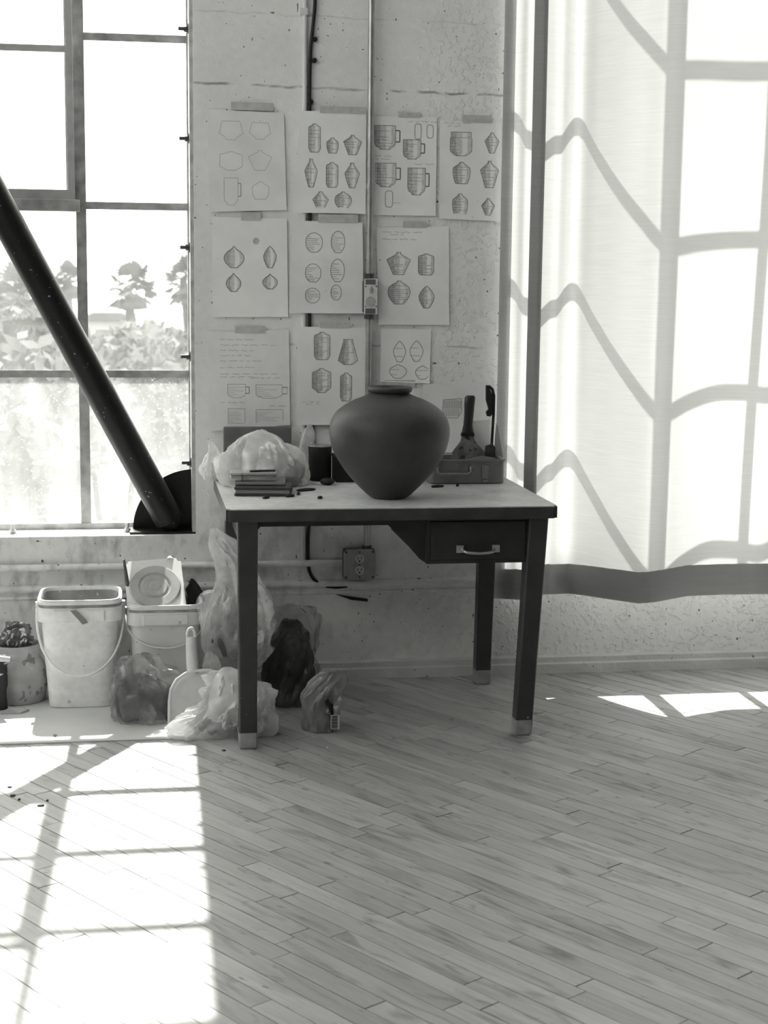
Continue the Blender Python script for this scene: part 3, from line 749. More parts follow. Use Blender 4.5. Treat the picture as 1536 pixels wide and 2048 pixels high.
t = sheet('faintest sheet, with pale outlines of angular pots, taped top beside the window', [(415, 219), (568, 226), (573, 420), (419, 424)], Y1, M_paper_d, tapes=[(462, 204, 546, 222)])
for a in ((462, 261, 22, 17, 'wide'), (520, 262, 20, 15, 'wide'), (462, 322, 21, 17, 'hex'), (520, 321, 22, 18, 'shoulder'), (462, 383, 13, 25, 'mug'), (521, 381, 16, 16, 'jar')): sketch(t, Y1, *a, .7, 0, False, M_ink_faint)
t = sheet('sheet of eight small shaded bottles and jars beside the steel conduit', [(601, 221), (733, 227), (731, 428), (586, 425)], Y2, tapes=[(640, 212, 732, 228)])
for a in ((629, 276, 11, 26, 'cyl'), (665, 291, 11, 14, 'jar'), (705, 290, 17, 18, 'shoulder'), (622, 346, 12, 26, 'bottle'), (664, 350, 11, 23, 'cyl'), (704, 351, 14, 23, 'bottle'), (641, 402, 15, 17, 'diamond'), (686, 401, 16, 16, 'round')): sketch(t, Y2, *a)
t = sheet('sheet of mug sketches with squared handles', [(748, 232), (874, 235), (871, 432), (746, 430)], Y1, tapes=[(797, 224, 840, 236)])
for a in ((770, 275, 20, 22, 'mug'), (824, 299, 17, 18, 'mug'), (771, 350, 20, 22, 'mug'), (833, 363, 17, 25, 'mug')): sketch(t, Y1, *a)
for a in ((836, 263, 6, 14, 'loop'), (860, 263, 6, 12, 'loop'), (778, 398, 7, 15, 'loop')): sketch(t, Y1, *a, 1., 0, False)
writing(t, Y1, [(818, 862, 243), (750, 782, 312), (750, 775, 318), (828, 868, 328), (786, 800, 406)])
t = sheet('sheet of six lidded jars half tucked behind the curtain edge', [(880, 240), (1003, 246), (1000, 443), (878, 437)], Y1, tapes=[(925, 230, 982, 246)])
for a in ((922, 288, 21, 22, 'cap'), (984, 286, 14, 19, 'diamond'), (923, 346, 17, 20, 'jar'), (979, 349, 18, 25, 'shoulder'), (920, 410, 15, 21, 'jar'), (976, 414, 13, 16, 'diamond')): sketch(t, Y1, *a)
writing(t, Y1, [(888, 940, 246), (895, 920, 252)])
t = sheet('sheet with four round teardrop vessels and a ringed stain', [(424, 434), (574, 437), (576, 634), (425, 634)], Y1, tapes=[(482, 424, 522, 441)])
for a in ((468, 514, 19, 20, 'tear'), (540, 514, 12, 20, 'lens'), (467, 565, 14, 17, 'tear'), (540, 563, 14, 14, 'tear')): sketch(t, Y1, *a, 1.3, 0, True)
p = atY(512, 482, Y1); obj('stain', tube([(p.x, Y1 - .0003, p.z), (p.x, Y1 - .0009, p.z)], .011, 20), M_shade, t)
t = sheet('sheet of six ribbed lantern shapes beneath the eight bottles', [(583, 441), (725, 445), (727, 627), (578, 626)], Y2, M_paper_d, tapes=[(636, 428, 716, 446)])
for a in ((628, 485, 16, 18, 'lantern'), (676, 484, 13, 20, 'lantern'), (626, 546, 15, 17, 'lantern'), (675, 541, 13, 21, 'lantern'), (625, 591, 14, 14, 'lantern'), (672, 585, 10, 14, 'lantern')): sketch(t, Y2, *a, 1., 8, False)
t = sheet('sheet of four broad shaded pots to the right of the switch box', [(753, 455), (898, 453), (898, 650), (757, 649)], Y1, tapes=[(806, 442, 853, 456)])
for a in ((797, 527, 23, 21, 'shoulder'), (852, 529, 15, 20, 'cyl'), (798, 585, 22, 22, 'round'), (853, 594, 15, 21, 'lens')): sketch(t, Y1, *a, 1.1, 9)
writing(t, Y1, [(764, 828, 464), (780, 802, 469), (764, 830, 478)])
t = sheet('sheet covered in handwritten notes above two rows of small boxes', [(416, 664), (578, 660), (580, 850), (419, 862)], Y1, M_paper_d, tapes=[(470, 652, 530, 666)])
writing(t, Y1, [(440, 500, 679), (440, 546, 690), (440, 500, 701), (440, 498, 711), (440, 510, 722), (440, 500, 735), (440, 560, 748), (440, 500, 754), (500, 562, 756), (440, 486, 805), (540, 566, 812)])
for a in ((473, 782, 17, 13, 'mug'), (538, 783, 25, 13, 'mug'), (473, 832, 16, 14, 'squarebox'), (539, 832, 26, 12, 'squarebox')): sketch(t, Y1, *a, .8, 6, False, M_ink_faint)
t = sheet('sheet of four dark ribbed canisters behind the great vase', [(594, 653), (736, 656), (734, 849), (593, 850)], Y2, tapes=[(640, 644, 700, 656)])
for a in ((644, 692, 15, 26, 'cyl'), (696, 704, 19, 24, 'flask'), (643, 761, 18, 23, 'hex'), (692, 774, 11, 27, 'cyl')): sketch(t, Y2, *a, 1., 14)
writing(t, Y2, [(605, 640, 804), (612, 636, 809)])
t = sheet('small sheet with outlined ovals just above the vase rim', [(762, 657), (862, 659), (859, 767), (760, 763)], Y1, tapes=[(766, 760, 830, 774)])
for a in ((799, 703, 12, 20, 'lens'), (833, 702, 13, 20, 'lens'), (796, 743, 17, 13, 'round'), (845, 745, 14, 13, 'round')): sketch(t, Y1, *a, 1., 2, False)
t = sheet('sheet with a hatched comb drawing behind the putty knife', [(846, 768), (976, 764), (978, 905), (846, 905)], Y1, M_paper_d)
c = atY(905, 816, Y1); bm = bmesh.new()
for k in range(16): pw(c.x - .032 + k * .0042, c.z + .030 - .0006 * abs(k - 8), c.x - .030 + k * .0040, c.z - .002, .0012, bm, Y1 - .0008)
for k in range(14): pw(c.x - .028 + k * .004, c.z - .004, c.x - .026 + k * .0038, c.z - .030, .0009, bm, Y1 - .0008)
for a, b in (((-.034, .03), (.032, .034)), ((.032, .034), (.034, -.012)), ((.034, -.012), (.02, -.036)), ((.02, -.036), (-.024, -.036)), ((-.024, -.036), (-.036, -.008)), ((-.036, -.008), (-.034, .03))): pw(c.x + a[0], c.z + a[1], c.x + b[0], c.z + b[1], .0016, bm, Y1 - .0008)
o = obj('pencil_sketch', bm, M_pencil, t); o['kind'] = 'stuff'

# ------------------------------------------------------------------ desk
DZ = .756; DX0, DX1, DY0, DY1 = .262, 1.290, 4.756, 5.555
desk = thing('work_desk', 'old dark metal work desk with a worn pale top and one drawer', 'desk', ((DX0 + DX1) / 2, (DY0 + DY1) / 2, 0))
bm = box(DX0, DX1, DY0, DY1, .717, .7525)
bmesh.ops.bevel(bm, geom=[e for e in bm.edges if abs((e.verts[0].co - e.verts[1].co).z) > .01], offset=.012, segments=3, affect='EDGES')
obj('top_edge', bm, mat('desk_edge', .045, .4, .5, var=.3, vscale=14, spots=[(18, .73, .3)]), desk, smooth=40)
bm = box(DX0 + .002, DX1 - .002, DY0 + .002, DY1 - .002, .7522, DZ)
bmesh.ops.bevel(bm, geom=[e for e in bm.edges if abs((e.verts[0].co - e.verts[1].co).z) > .001], offset=.012, segments=3, affect='EDGES')
plab(obj('desktop', bm, M_lino, desk, smooth=40), 'worn pale linoleum desktop')
def leg(tx, ty, bx_, by_, h=.052):
    def rg(z):
        t_ = z / .72; x = bx_ + (tx - bx_) * t_; y = by_ + (ty - by_) * t_; w = .0275 + .003 * t_
        c = .004; return [(x + a * w - (0 if k else 0), y + b * w, z) for k, (a, b) in enumerate(((-1, -.86), (-.86, -1), (.86, -1), (1, -.86), (1, .86), (.86, 1), (-.86, 1), (-1, .86)))]
    l = obj('leg', loft([rg(h), rg(.3), rg(.718)]), M_deskleg, desk)
    def rf(z, k):
        return [(bx_ + (x - bx_) * k, by_ + (y - by_) * k, z) for x, y, _ in rg(z)]
    obj('foot_cap', loft([rf(0, .86), rf(.006, 1.0), rf(h + .001, 1.04)]), M_foot, l)
leg(.329, 4.808, .329, 4.812); leg(1.236, 4.808, 1.214, 4.86); leg(1.236, 5.510, 1.226, 5.52); leg(.329, 5.510, .329, 5.510)
obj('drawer_case', wall_grid('y', [.884, .896, 1.200, 1.212], [.572, .583, .706, .7175], [(.896, 1.200, .583, .706)], 4.800, 5.50), M_desk, desk)
dr = obj('drawer', box(.897, 1.199, 4.797, 4.815, .584, .705, .003), M_desk, desk)
obj('drawer_box', box(.903, 1.193, 4.815, 5.40, .590, .690), M_desk, desk)
bm = bmesh.new(); hz_ = .6165
tube(spline([(.996, 4.790, hz_ + .002), (1.000, 4.775, hz_ - .003), (1.012, 4.769, hz_ - .006), (1.046, 4.766, hz_ - .008), (1.080, 4.769, hz_ - .006), (1.092, 4.775, hz_ - .003), (1.096, 4.790, hz_ + .002)], 5), [.0045] * 31, 10, bm)
h_ = obj('handle', bm, M_zinc, dr, smooth=60); plab(h_, 'bright zinc pull handle')
for x in (.989, 1.103): obj('handle_plate', box(x - .012, x + .012, 4.791, 4.7972, hz_ - .010, hz_ + .014, .0015), M_zinc, dr)
obj('apron', box(.350, .884, 4.812, 4.826, .694, .7175), M_desk, desk)
obj('apron', box(.350, 1.215, 5.500, 5.512, .675, .7175), M_desk, desk)
for x in (.322, 1.230): obj('side_apron', box(x, x + .012, 4.83, 5.50, .60, .7175), M_desk, desk)
obj('knee_gusset', prism([(.884, .7165), (.740, .7165), (.800, .660), (.868, .583), (.884, .572)], 4.835, 4.842), M_desk, desk)
obj('knee_gusset', prism([(.356, .7165), (.455, .7165), (.356, .600)], 5.13, 5.137), M_desk, desk)

# ------------------------------------------------------------------ the great vase
vx, vy = .793, 4.985
sv = pxm(4.985) * 1.0
pr = [(1004, 0), (1004, 30), (1002, 36), (996, 44), (989, 51), (970, 69), (946, 88), (915, 106), (890, 114.5), (865, 117.5), (845, 114), (828, 104), (814, 88), (803, 69), (796, 52), (791, 41), (788, 37), (786.5, 41), (782, 43.5), (778, 43.5), (775.5, 41), (775, 36), (779, 32), (790, 30), (800, 50), (830, 95), (865, 108), (930, 90), (980, 50), (996, 8), (996, 0)]
zs_ = (.355 / (1004 - 775))
prof = [(DZ + .0005 + (1004 - y) * zs_, max(.0005, r * sv)) for y, r in pr]
sp_ = spline(prof, 4)
v = obj('stoneware_vase', lathe(sp_, (vx, vy), 96), M_clay, smooth=60)
tag(v, 'big dark unglazed round vase with a narrow rim on the desk', 'vase')

# ------------------------------------------------------------------ plastic bags
def facet(u, v, seed):
    """piecewise flat noise: creased facets of stiff film"""
    i, j = math.floor(u), math.floor(v); fu, fv = u - i, v - j
    h = lambda a, b_: noise.cell(Vector((a + .5, b_ + .5, seed + .5))) * 2 - 1
    flip = noise.cell(Vector((i + .5, j + .5, seed + 40.5))) > .5
    if flip:
        if fu + fv < 1: return h(i, j) + fu * (h(i + 1, j) - h(i, j)) + fv * (h(i, j + 1) - h(i, j))
        return h(i + 1, j + 1) + (1 - fu) * (h(i, j + 1) - h(i + 1, j + 1)) + (1 - fv) * (h(i + 1, j) - h(i + 1, j + 1))
    if fu > fv: return h(i, j) + fu * (h(i + 1, j) - h(i, j)) + fv * (h(i + 1, j + 1) - h(i + 1, j))
    return h(i, j) + fv * (h(i, j + 1) - h(i, j)) + fu * (h(i + 1, j + 1) - h(i, j + 1))
def bagmesh(prof, seed, amp=.02, sc=11., n=168, m=110, zmin=0., vfold=0.):
    pts = spline(prof, 10); rings = []; L_ = len(pts)
    rm = max(p[3] for p in prof); N1 = max(5, round(2 * math.pi * rm * sc * 1.1)); arc = 0; last = None
    for j in range(m + 1):
        f = j / m * (L_ - 1); i = min(int(f), L_ - 2); k = f - i
        z, cx, cy, rx, ry = [a + (b - a) * k for a, b in zip(pts[i], pts[i + 1])]
        if last is not None: arc += math.hypot(z - last[0], rx - last[1])
        last = (z, rx); r = []
        for s_ in range(n):
            a = 2 * math.pi * s_ / n; ca, sa = math.cos(a), math.sin(a)
            e = .88; x = math.copysign(abs(ca) ** e, ca); y = math.copysign(abs(sa) ** e, sa)
            p = Vector((cx + rx * x, cy + ry * y, z))
            wob = noise.noise(p * sc * .6 + Vector((seed, 0, 0)))
            u = abs(a / math.pi - 1) * N1 * .55; v = arc * sc * .8          # mirrored so the seam closes
            if sa < 0: u += 31.0 * (1 - abs(ca) ** 6) * 0
            d = facet(u + wob * .9 + v * .35, v + wob * .7, seed) + .5 * facet(u * 2.3 - v * 1.1, v * 2.0 + u * .8 + wob, seed + 7) + .22 * facet(u * 5.1 + v * 2, v * 4.3 - u, seed + 13)
            d *= amp * .62
            if vfold: d += vfold * (abs(math.sin(a * 5 + 2.5 * noise.noise((ca * 2, sa * 2 + z * 4, seed)))) - .5) * 1.5
            lim = min(rx, ry); d = max(-lim * .45, min(lim * .55, d))
            r.append((p.x + d * ca, p.y + d * sa, max(zmin, z + d * .45)))
        rings.append(r)
    return loft(rings, True)
def bag(name, label, cat, prof, seed, film_m, inner=None, amp=.02, sc=11., zmin=0., vfold=0., group=None, m_in=None, base=None):
    z0 = zmin; c = prof[0]
    t = thing(name, label, cat, (c[1], c[2], z0), group)
    obj('plastic_skin', bagmesh(prof, seed, amp, sc, zmin=zmin + .0008, vfold=vfold), film_m, t, smooth=24)
    if inner: obj('contents', bagmesh(inner, seed + 5, amp * .5, sc * 1.2, 60, 40, zmin=zmin + .003), m_in, t, smooth=60)
    return t
F_clear = film('clear_film', .88, .36, .22, .16, .2)
F_milk = film('milky_film', .90, .64, .22, .16, .25)
F_dull = film('dull_film', .36, .40, .2, .16, .25)
F_dark = film('dark_film', .20, .28, .2, .22, .15)
M_claywet = mat('bagged_clay', .085, .6, .3, var=.3, vscale=16, bump=.4, bscale=40)
M_claylt = mat('bagged_pale_clay', .36, .7, .2, var=.25, vscale=16, bump=.4, bscale=40)
M_claydk = mat('bagged_dark_clay', .035, .6, .3, var=.4, vscale=14, bump=.4, bscale=40)
# on the desk
bag('plastic_bag', 'large crumpled clear plastic bag of clay on the desk', 'plastic bag', [(DZ, .43, 5.33, .09, .06), (DZ + .006, .432, 5.33, .155, .105), (DZ + .05, .432, 5.33, .168, .115), (DZ + .10, .428, 5.335, .155, .105), (DZ + .145, .415, 5.34, .125, .085), (DZ + .172, .41, 5.35, .085, .05), (DZ + .188, .41, 5.35, .02, .02)], 3, F_milk,
    [(DZ + .004, .45, 5.33, .10, .08), (DZ + .04, .46, 5.33, .115, .09), (DZ + .09, .46, 5.33, .10, .07), (DZ + .125, .45, 5.33, .03, .03)], .040, 8, DZ, m_in=M_claylt, vfold=.004)
bag('knotted_bag', 'small knotted plastic bag hanging at the corner of the desk', 'plastic bag', [(DZ, .262, 5.47, .03, .03), (DZ + .006, .262, 5.47, .048, .05), (DZ + .04, .260, 5.47, .052, .05), (DZ + .08, .262, 5.475, .040, .035), (DZ + .11, .258, 5.48, .022, .018), (DZ + .135, .252, 5.48, .008, .008)], 9, F_milk,
    [(DZ + .004, .265, 5.47, .03, .03), (DZ + .05, .265, 5.47, .03, .03), (DZ + .07, .265, 5.47, .01, .01)], .014, 20, DZ, m_in=M_claylt, vfold=.005)
bag('knotted_bag', 'twisted plastic bag end sticking up behind the large bag', 'plastic bag', [(DZ, .575, 5.50, .02, .02), (DZ + .05, .575, 5.50, .035, .025), (DZ + .11, .580, 5.50, .032, .02), (DZ + .15, .590, 5.50, .028, .012), (DZ + .19, .595, 5.505, .010, .006)], 14, F_clear, None, .012, 20, DZ, vfold=.004)
# on the floor
bag('tall_plastic_bag', 'tall upright clear plastic bag of clay behind the desk leg', 'plastic bag', [(0, .30, 5.232, .05, .05), (.01, .31, 5.232, .08, .06), (.10, .318, 5.232, .08, .06), (.17, .312, 5.232, .110, .075), (.25, .315, 5.232, .150, .085), (.32, .318, 5.232, .150, .085), (.40, .315, 5.232, .122, .075), (.46, .305, 5.232, .082, .065), (.52, .295, 5.232, .072, .05), (.57, .268, 5.232, .052, .03), (.60, .255, 5.232, .030, .015), (.626, .250, 5.232, .008, .005)], 21, F_clear,
    [(.02, .31, 5.232, .05, .05), (.12, .31, 5.232, .07, .06), (.2, .318, 5.232, .095, .065), (.27, .32, 5.232, .10, .065), (.34, .32, 5.232, .05, .04)], .032, 9, 0., vfold=.007, m_in=M_claywet)
bag('slumped_plastic_bag', 'slumped clear plastic bag of pale clay in front of the dustpan', 'plastic bag', [(0, .265, 4.955, .11, .06), (.006, .262, 4.955, .178, .090), (.05, .275, 4.955, .180, .092), (.10, .29, 4.96, .150, .088), (.14, .30, 4.965, .130, .075), (.175, .30, 4.965, .105, .055), (.205, .285, 4.965, .065, .035), (.222, .275, 4.965, .02, .015)], 33, F_milk,
    [(.004, .27, 4.955, .10, .06), (.04, .275, 4.955, .125, .065), (.08, .285, 4.96, .10, .055), (.12, .30, 4.965, .04, .03)], .030, 12, 0., vfold=.007, m_in=M_claylt)
bag('brown_clay_bag', 'dull dark plastic bag of clay slumped against the square pail', 'plastic bag', [(0, .012, 5.16, .07, .05), (.006, .01, 5.16, .125, .085), (.05, .008, 5.16, .145, .10), (.10, .002, 5.16, .142, .10), (.15, -.004, 5.165, .122, .085), (.19, -.010, 5.17, .09, .06), (.21, -.008, 5.17, .055, .035), (.225, -.002, 5.17, .012, .01)], 41, F_dull,
    [(.004, .01, 5.17, .09, .06), (.05, .005, 5.17, .11, .075), (.11, 0, 5.17, .10, .07), (.16, -.01, 5.17, .05, .03)], .034, 8, 0., m_in=M_claywet)
bag('black_clay_bag', 'large dark plastic bag heaped under the desk behind its leg', 'plastic bag', [(0, .52, 5.34, .06, .05), (.006, .50, 5.34, .115, .10), (.08, .505, 5.34, .125, .10), (.16, .51, 5.34, .13, .10), (.24, .51, 5.345, .125, .10), (.30, .51, 5.35, .115, .08), (.335, .51, 5.35, .075, .05), (.345, .51, 5.35, .02, .02)], 52, F_dark,
    [(.004, .50, 5.34, .08, .08), (.10, .505, 5.34, .10, .08), (.22, .51, 5.345, .09, .07), (.29, .51, 5.35, .04, .03)], .028, 11, 0., m_in=M_claydk)
t = bag('wrapped_tub', 'plastic wrapped tub with a barcode sticker under the desk', 'tub', [(0, .585, 4.985, .05, .04), (.005, .580, 4.985, .062, .05), (.07, .580, 4.985, .066, .052), (.11, .585, 4.99, .072, .055), (.145, .605, 4.99, .078, .055), (.175, .625, 4.99, .062, .045), (.19, .630, 4.99, .04, .03), (.196, .63, 4.99, .01, .01)], 63, film('grey_film', .40, .62, .3, .25, .2),
    [(.004, .585, 4.985, .045, .035), (.08, .585, 4.985, .048, .036), (.12, .59, 4.985, .03, .025)], .016, 14, 0., m_in=M_claydk)
lb = obj('sticker', box(.603, .632, 4.926, 4.928, .015, .062), mat('sticker', .6, .5), t)
for k in range(12): obj('bar', box(.606, .625, 4.9252, 4.926, .018 + k * .0036, .0195 + k * .0036 + (.0008 if k % 3 else 0)), M_rubber, lb)
bag('folded_film', 'loose folded sheet of clear film behind the dustpan handle', 'plastic sheet', [(0, .235, 5.155, .02, .006), (.05, .240, 5.155, .03, .010), (.12, .242, 5.155, .036, .012), (.17, .238, 5.155, .036, .012), (.21, .232, 5.155, .026, .008), (.228, .225, 5.155, .006, .004)], 77, F_clear, None, .008, 14, 0., vfold=.002)

# ------------------------------------------------------------------ dustpan
t = thing('dustpan', 'white plastic dustpan standing on edge with its handle upward', 'dustpan', (.185, 5.075, 0))
lean = Matrix.Translation((0, 5.09, 0)) @ Matrix.Rotation(math.radians(-10), 4, 'X') @ Matrix.Translation((0, -5.045, 0))
out = [(.092, .004), (.300, .004), (.300, .115), (.288, .145), (.262, .165), (.225, .176), (.185, .176), (.148, .168), (.118, .148), (.100, .118), (.094, .08)]
pan = prism(out, 5.045, 5.050)
obj('pan', pan, mat('dustpan_plastic', .74, .4, .4, var=.08, vscale=20, spots=[(60, .73, .35)]), t, mtx=lean)
M_pan = MATS['dustpan_plastic']
rim = bmesh.new(); o2 = out[2:]
tube([(x, 5.030, z) for x, z in [(.300, .004)] + o2 + [(.092, .004)]], .0055, 8, rim)
obj('rim', rim, M_pan, t, mtx=lean, smooth=60)
hb = bmesh.new(); hc = .168
tube([(hc + .004, 5.046, .165), (hc + .002, 5.046, .20), (hc, 5.046, .25), (hc, 5.046, .285)], [.019, .020, .0185, .0175], 16, hb)
obj('handle', hb, M_pan, t, mtx=lean, smooth=50)
ring_ = bmesh.new(); tube([(hc + .013 * math.cos(a), 5.046, .292 + .022 * math.sin(a)) for a in [math.pi * k / 12 for k in range(-1, 14)]], .0055, 10, ring_)
obj('hanging_loop', ring_, M_pan, t, mtx=lean, smooth=60)

# ------------------------------------------------------------------ square pails
def sq(cx, cy, z, hw, hd, n=64, e=.34):
    r = []
    for i in range(n):
        a = 2 * math.pi * i / n; ca, sa = math.cos(a), math.sin(a)
        r.append((cx + hw * math.copysign(abs(ca) ** e, ca), cy + hd * math.copysign(abs(sa) ** e, sa), z))
    return r
def pail(label, cx, cy, H, hb, ht, bail, seed, m):
    t = thing('square_pail', label, 'bucket', (cx, cy, 0), 'square plastic pails')
    def w(z): return hb + (ht - hb) * z / H
    R = [(0.0, hb * .90), (.006, hb), (H * .58, w(H * .58)), (H * .80, w(H * .80)), (H * .805, w(H) + .008), (H * .84, w(H) + .008), (H * .93, w(H) + .006), (H * .935, w(H) + .003), (H * .955, w(H) + .003), (H * .96, w(H) + .007), (H * .985, w(H) + .007), (H * .99, w(H) + .004), (H, w(H) + .004), (H, w(H) - .004), (H * .9, w(H * .9) - .005), (.012, hb - .006)]
    o = obj('body', loft([sq(cx, cy, z + .0005, r, r * .93) for z, r in R]), m, t, smooth=35)
    for s in (-1, 1):
        x = cx + s * (ht + .009); obj('bail_ear', tube([(x - s * .006, cy, H * .90), (x + s * .008, cy, H * .90)], .013, 16), m, t)
    P = []
    for k in range(25):
        a = math.pi * k / 24; x = cx + (ht + .013) * math.cos(a)
        drop = math.sin(a); P.append((x, cy - bail[0] * drop ** .6, H * .90 - bail[1] * drop ** .8))
    obj('bail_handle', tube(P, .0042, 8), m, t, smooth=60)
    rb = obj('grip_panel', box(cx - ht * .62, cx + ht * .62, cy - ht * .93 - .011, cy - ht * .93 - .004, H * .815, H * .915, .003), m, t)
    obj('residue', loft([sq(cx, cy, .10, w(.10) - .008, (w(.10) - .008) * .93), sq(cx, cy, .105, w(.105) - .008, (w(.105) - .008) * .93)]), M_claylt, t)
    obj('rim_seam', loft([sq(cx, cy, H * .9365, w(H) + .0062, (w(H) + .0062) * .93), sq(cx, cy, H * .9535, w(H) + .0062, (w(H) + .0062) * .93)], False), mat('rim_grime', .34, .7, .2, var=.5, vscale=22), t, smooth=35)
    obj('lining', loft([sq(cx, cy, z, w(z) - .0075, (w(z) - .0075) * .93) for z in (.106, .2, H * .97)], False), mat('dried_slip', .34, .7, .2, var=.3, vscale=12, spots=[(50, .62, .6)]), t, smooth=35)
    return t
p1 = pail('square white pail with a wire bail hanging down its front', -.197, 5.425, .378, .108, .133, (.152, .215), 1, M_pail)
bm = bmesh.new(); pw(-.215, .335, -.165, .298, .016, bm, 0); bm.free()
b_ = prism([(-.226, .348), (-.206, .350), (-.168, .306), (-.186, .300)], 5.2795, 5.2815); obj('smear', b_, mat('smear', .25, .6), p1)
p2 = pail('square white pail holding a round plaster bat and a brush handle', .088, 5.435, .350, .106, .122, (.125, .11), 2, mat('pail_plastic_grey', .75, .4, .4, var=.10, vscale=7, spots=[(90, .70, .30), (40, .71, .45)]))
# plaster bat in the second pail
t = thing('throwing_bat', 'square white board with a round ringed plaster disc lying slanted across the pail', 'board', (.066, 5.42, .32))
ang = Matrix.Translation((.062, 5.338, .322)) @ Matrix.Rotation(math.radians(-47), 4, 'X') @ Matrix.Rotation(math.radians(-4), 4, 'Y')
M_bat = mat('bat_board', .80, .5, var=.05, vscale=20, spots=[(80, .74, .4)])
bm = box(-.098, .098, -.006, .006, 0, .222); bmesh.ops.bevel(bm, geom=[e for e in bm.edges if abs((e.verts[0].co - e.verts[1].co).y) > .005], offset=.014, segments=3, affect='EDGES')
obj('board', bm, M_bat, t, mtx=ang)
dsc = lathe([(0, .0005), (0, .086), (.005, .088), (.009, .084), (.009, .056), (.006, .052), (.006, .046), (.009, .042), (.009, .026), (.0075, .022), (.0095, .012), (.0075, .006), (.0075, .0005)], (0, 0), 56)
obj('disc', dsc, mat('plaster_disc', .42, .6, var=.12, vscale=25), t, mtx=ang @ Matrix.Translation((0, -.006, .104)) @ Matrix.Rotation(math.radians(90), 4, 'X'), smooth=30)
obj('knob', tube([(.062, 0, .220), (.062, 0, .234)], [.014, .006], 12), M_bat, t, mtx=ang)
a, b = atY(248, 1120, 5.42), atY(261, 1212, 5.42)
dv = (a - b); t = thing('paint_brush', 'thin wooden brush handle leaning out of the pail', 'tool', (b.x, 5.42, .1))
obj('shaft', tube([b - dv * 1.2, b, b + dv * .6, a], [.006, .0075, .007, .004], 10), mat('brown_wood', .10, .5, var=.2, vscale=30), t, smooth=60)
obj('tip', tube([a, a + dv * .06], [.004, .0015], 8), M_white, t)
c = atY(386, 1165, 5.47)
t = bag('dark_rag', 'dark rag stuffed in the pail behind the plaster bat', 'rag', [(.17, c.x - .005, 5.485, .01, .01), (.20, c.x, 5.485, .03, .03), (.30, c.x, 5.485, .034, .035), (.37, c.x + .004, 5.485, .038, .03), (.40, c.x, 5.485, .02, .015), (.412, c.x - .004, 5.485, .006, .005)], 88, mat('dark_rag', .035, .8, .2, var=.4, vscale=30), None, .018, 16, .17)

# ------------------------------------------------------------------ clay jar and glove at the window
jx, jy = -.418, 5.465
M_jar = mat('crusted_jar', .46, .7, .2, var=.2, vscale=14, bump=.35, bscale=35, spots=[(22, .60, .26), (14, .68, .7)])
t = thing('crusted_jar', 'round clay crusted jar on the floor beside the square pail', 'jar', (jx, jy, 0))
obj('body', lathe([(0, .0005), (.0005, .088), (.008, .096), (.06, .104), (.10, .103), (.135, .092), (.155, .080), (.165, .083), (.172, .083), (.178, .078), (.198, .080), (.202, .078), (.19, .072), (.15, .074), (.05, .09), (.02, .05), (.02, .0005)], (jx, jy), 56), M_jar, t, smooth=35)
bag('dried_slip_lump', 'crumbly dried clay lump on top of the crusted jar', 'clay', [(.185, jx + .004, jy, .03, .03), (.20, jx + .004, jy, .055, .055), (.235, jx + .008, jy, .058, .055), (.265, jx + .016, jy, .042, .04), (.278, jx + .02, jy, .012, .012)], 91, mat('crumbly_clay', .16, .8, .2, var=.5, vscale=40, spots=[(60, .58, .75)]), None, .022, 26, .185)
c = atY(-8, 1335, 5.33)
t = bag('work_glove', 'dark spattered work glove propped against the crusted jar', 'glove', [(.0045, c.x, 5.33, .03, .016), (.012, c.x, 5.33, .045, .022), (.07, c.x, 5.33, .042, .022), (.10, c.x, 5.33, .048, .024), (.16, c.x, 5.33, .046, .022), (.185, c.x, 5.33, .036, .016), (.192, c.x, 5.33, .01, .006)], 97, mat('spattered_glove', .02, .5, .4, spots=[(60, .64, .6)]), None, .014, 16, .0045)
obj('cuff', tube([(c.x - .042, 5.322, .180), (c.x, 5.312, .186), (c.x + .046, 5.322, .178)], [.012, .011, .009], 10), M_white, t, smooth=60)
# board sheet under the pails
t = tag(obj('floor_board', box(RX0 + .05, .245, 4.925, W - .036, .0003, .0042), mat('hardboard_sheet', .72, .42, .8, var=.08, vscale=4, spots=[(70, .745, .25)])), 'thin grey hardboard sheet under the pails and bags', 'board')
for o in list(COL.objects):
    pass
c = atZ(31, 1422, .005)
tag(obj('pottery_shard', slab([(c.x - .045, c.y - .03), (c.x - .02, c.y + .02), (c.x + .025, c.y + .022), (c.x + .046, c.y - .005), (c.x + .02, c.y - .04)], .0048, .012), mat('shard', .5, .7, var=.2, vscale=40)), 'flat pale pottery shard on the board before the jar', 'shard')
rr = random.Random(5)
for (px, py, lab, g_) in ((25, 1592, 'tiny dark clay crumb on the planks in the shadow of the brace', 1), (38, 1600, 'tiny dark clay crumb on the planks in the shadow of the brace', 1), (20, 1575, 'tiny dark clay crumb on the planks in the shadow of the brace', 1),
        (82, 1612, 'dark clay crumb between two sunlit window panes on the floor', 2), (95, 1602, 'dark clay crumb between two sunlit window panes on the floor', 2),
        (447, 1502, 'lone clay crumb just before the slumped bag', 0), (655, 1496, 'lone pale speck of clay on the floor before the wrapped tub', 0), (110, 1475, 'clay crumb near the front edge of the hardboard sheet', 0)):
    c = atZ(px, py, 0); s = rr.uniform(.004, .009); z_ = .0044 if py == 1475 else .0003
    tag(obj('clay_crumb', slab([(c.x + s * rr.uniform(.6, 1.3) * math.cos(a), c.y + s * rr.uniform(.4, 1.2) * math.sin(a)) for a in (0, 1.2, 2.4, 3.6, 5)], z_, z_ + .0038), M_claywet if py != 1496 else M_white), lab, 'crumb', ('clay crumbs on the floor', 'crumbs in the brace shadow', 'crumbs between the sun patches')[g_])

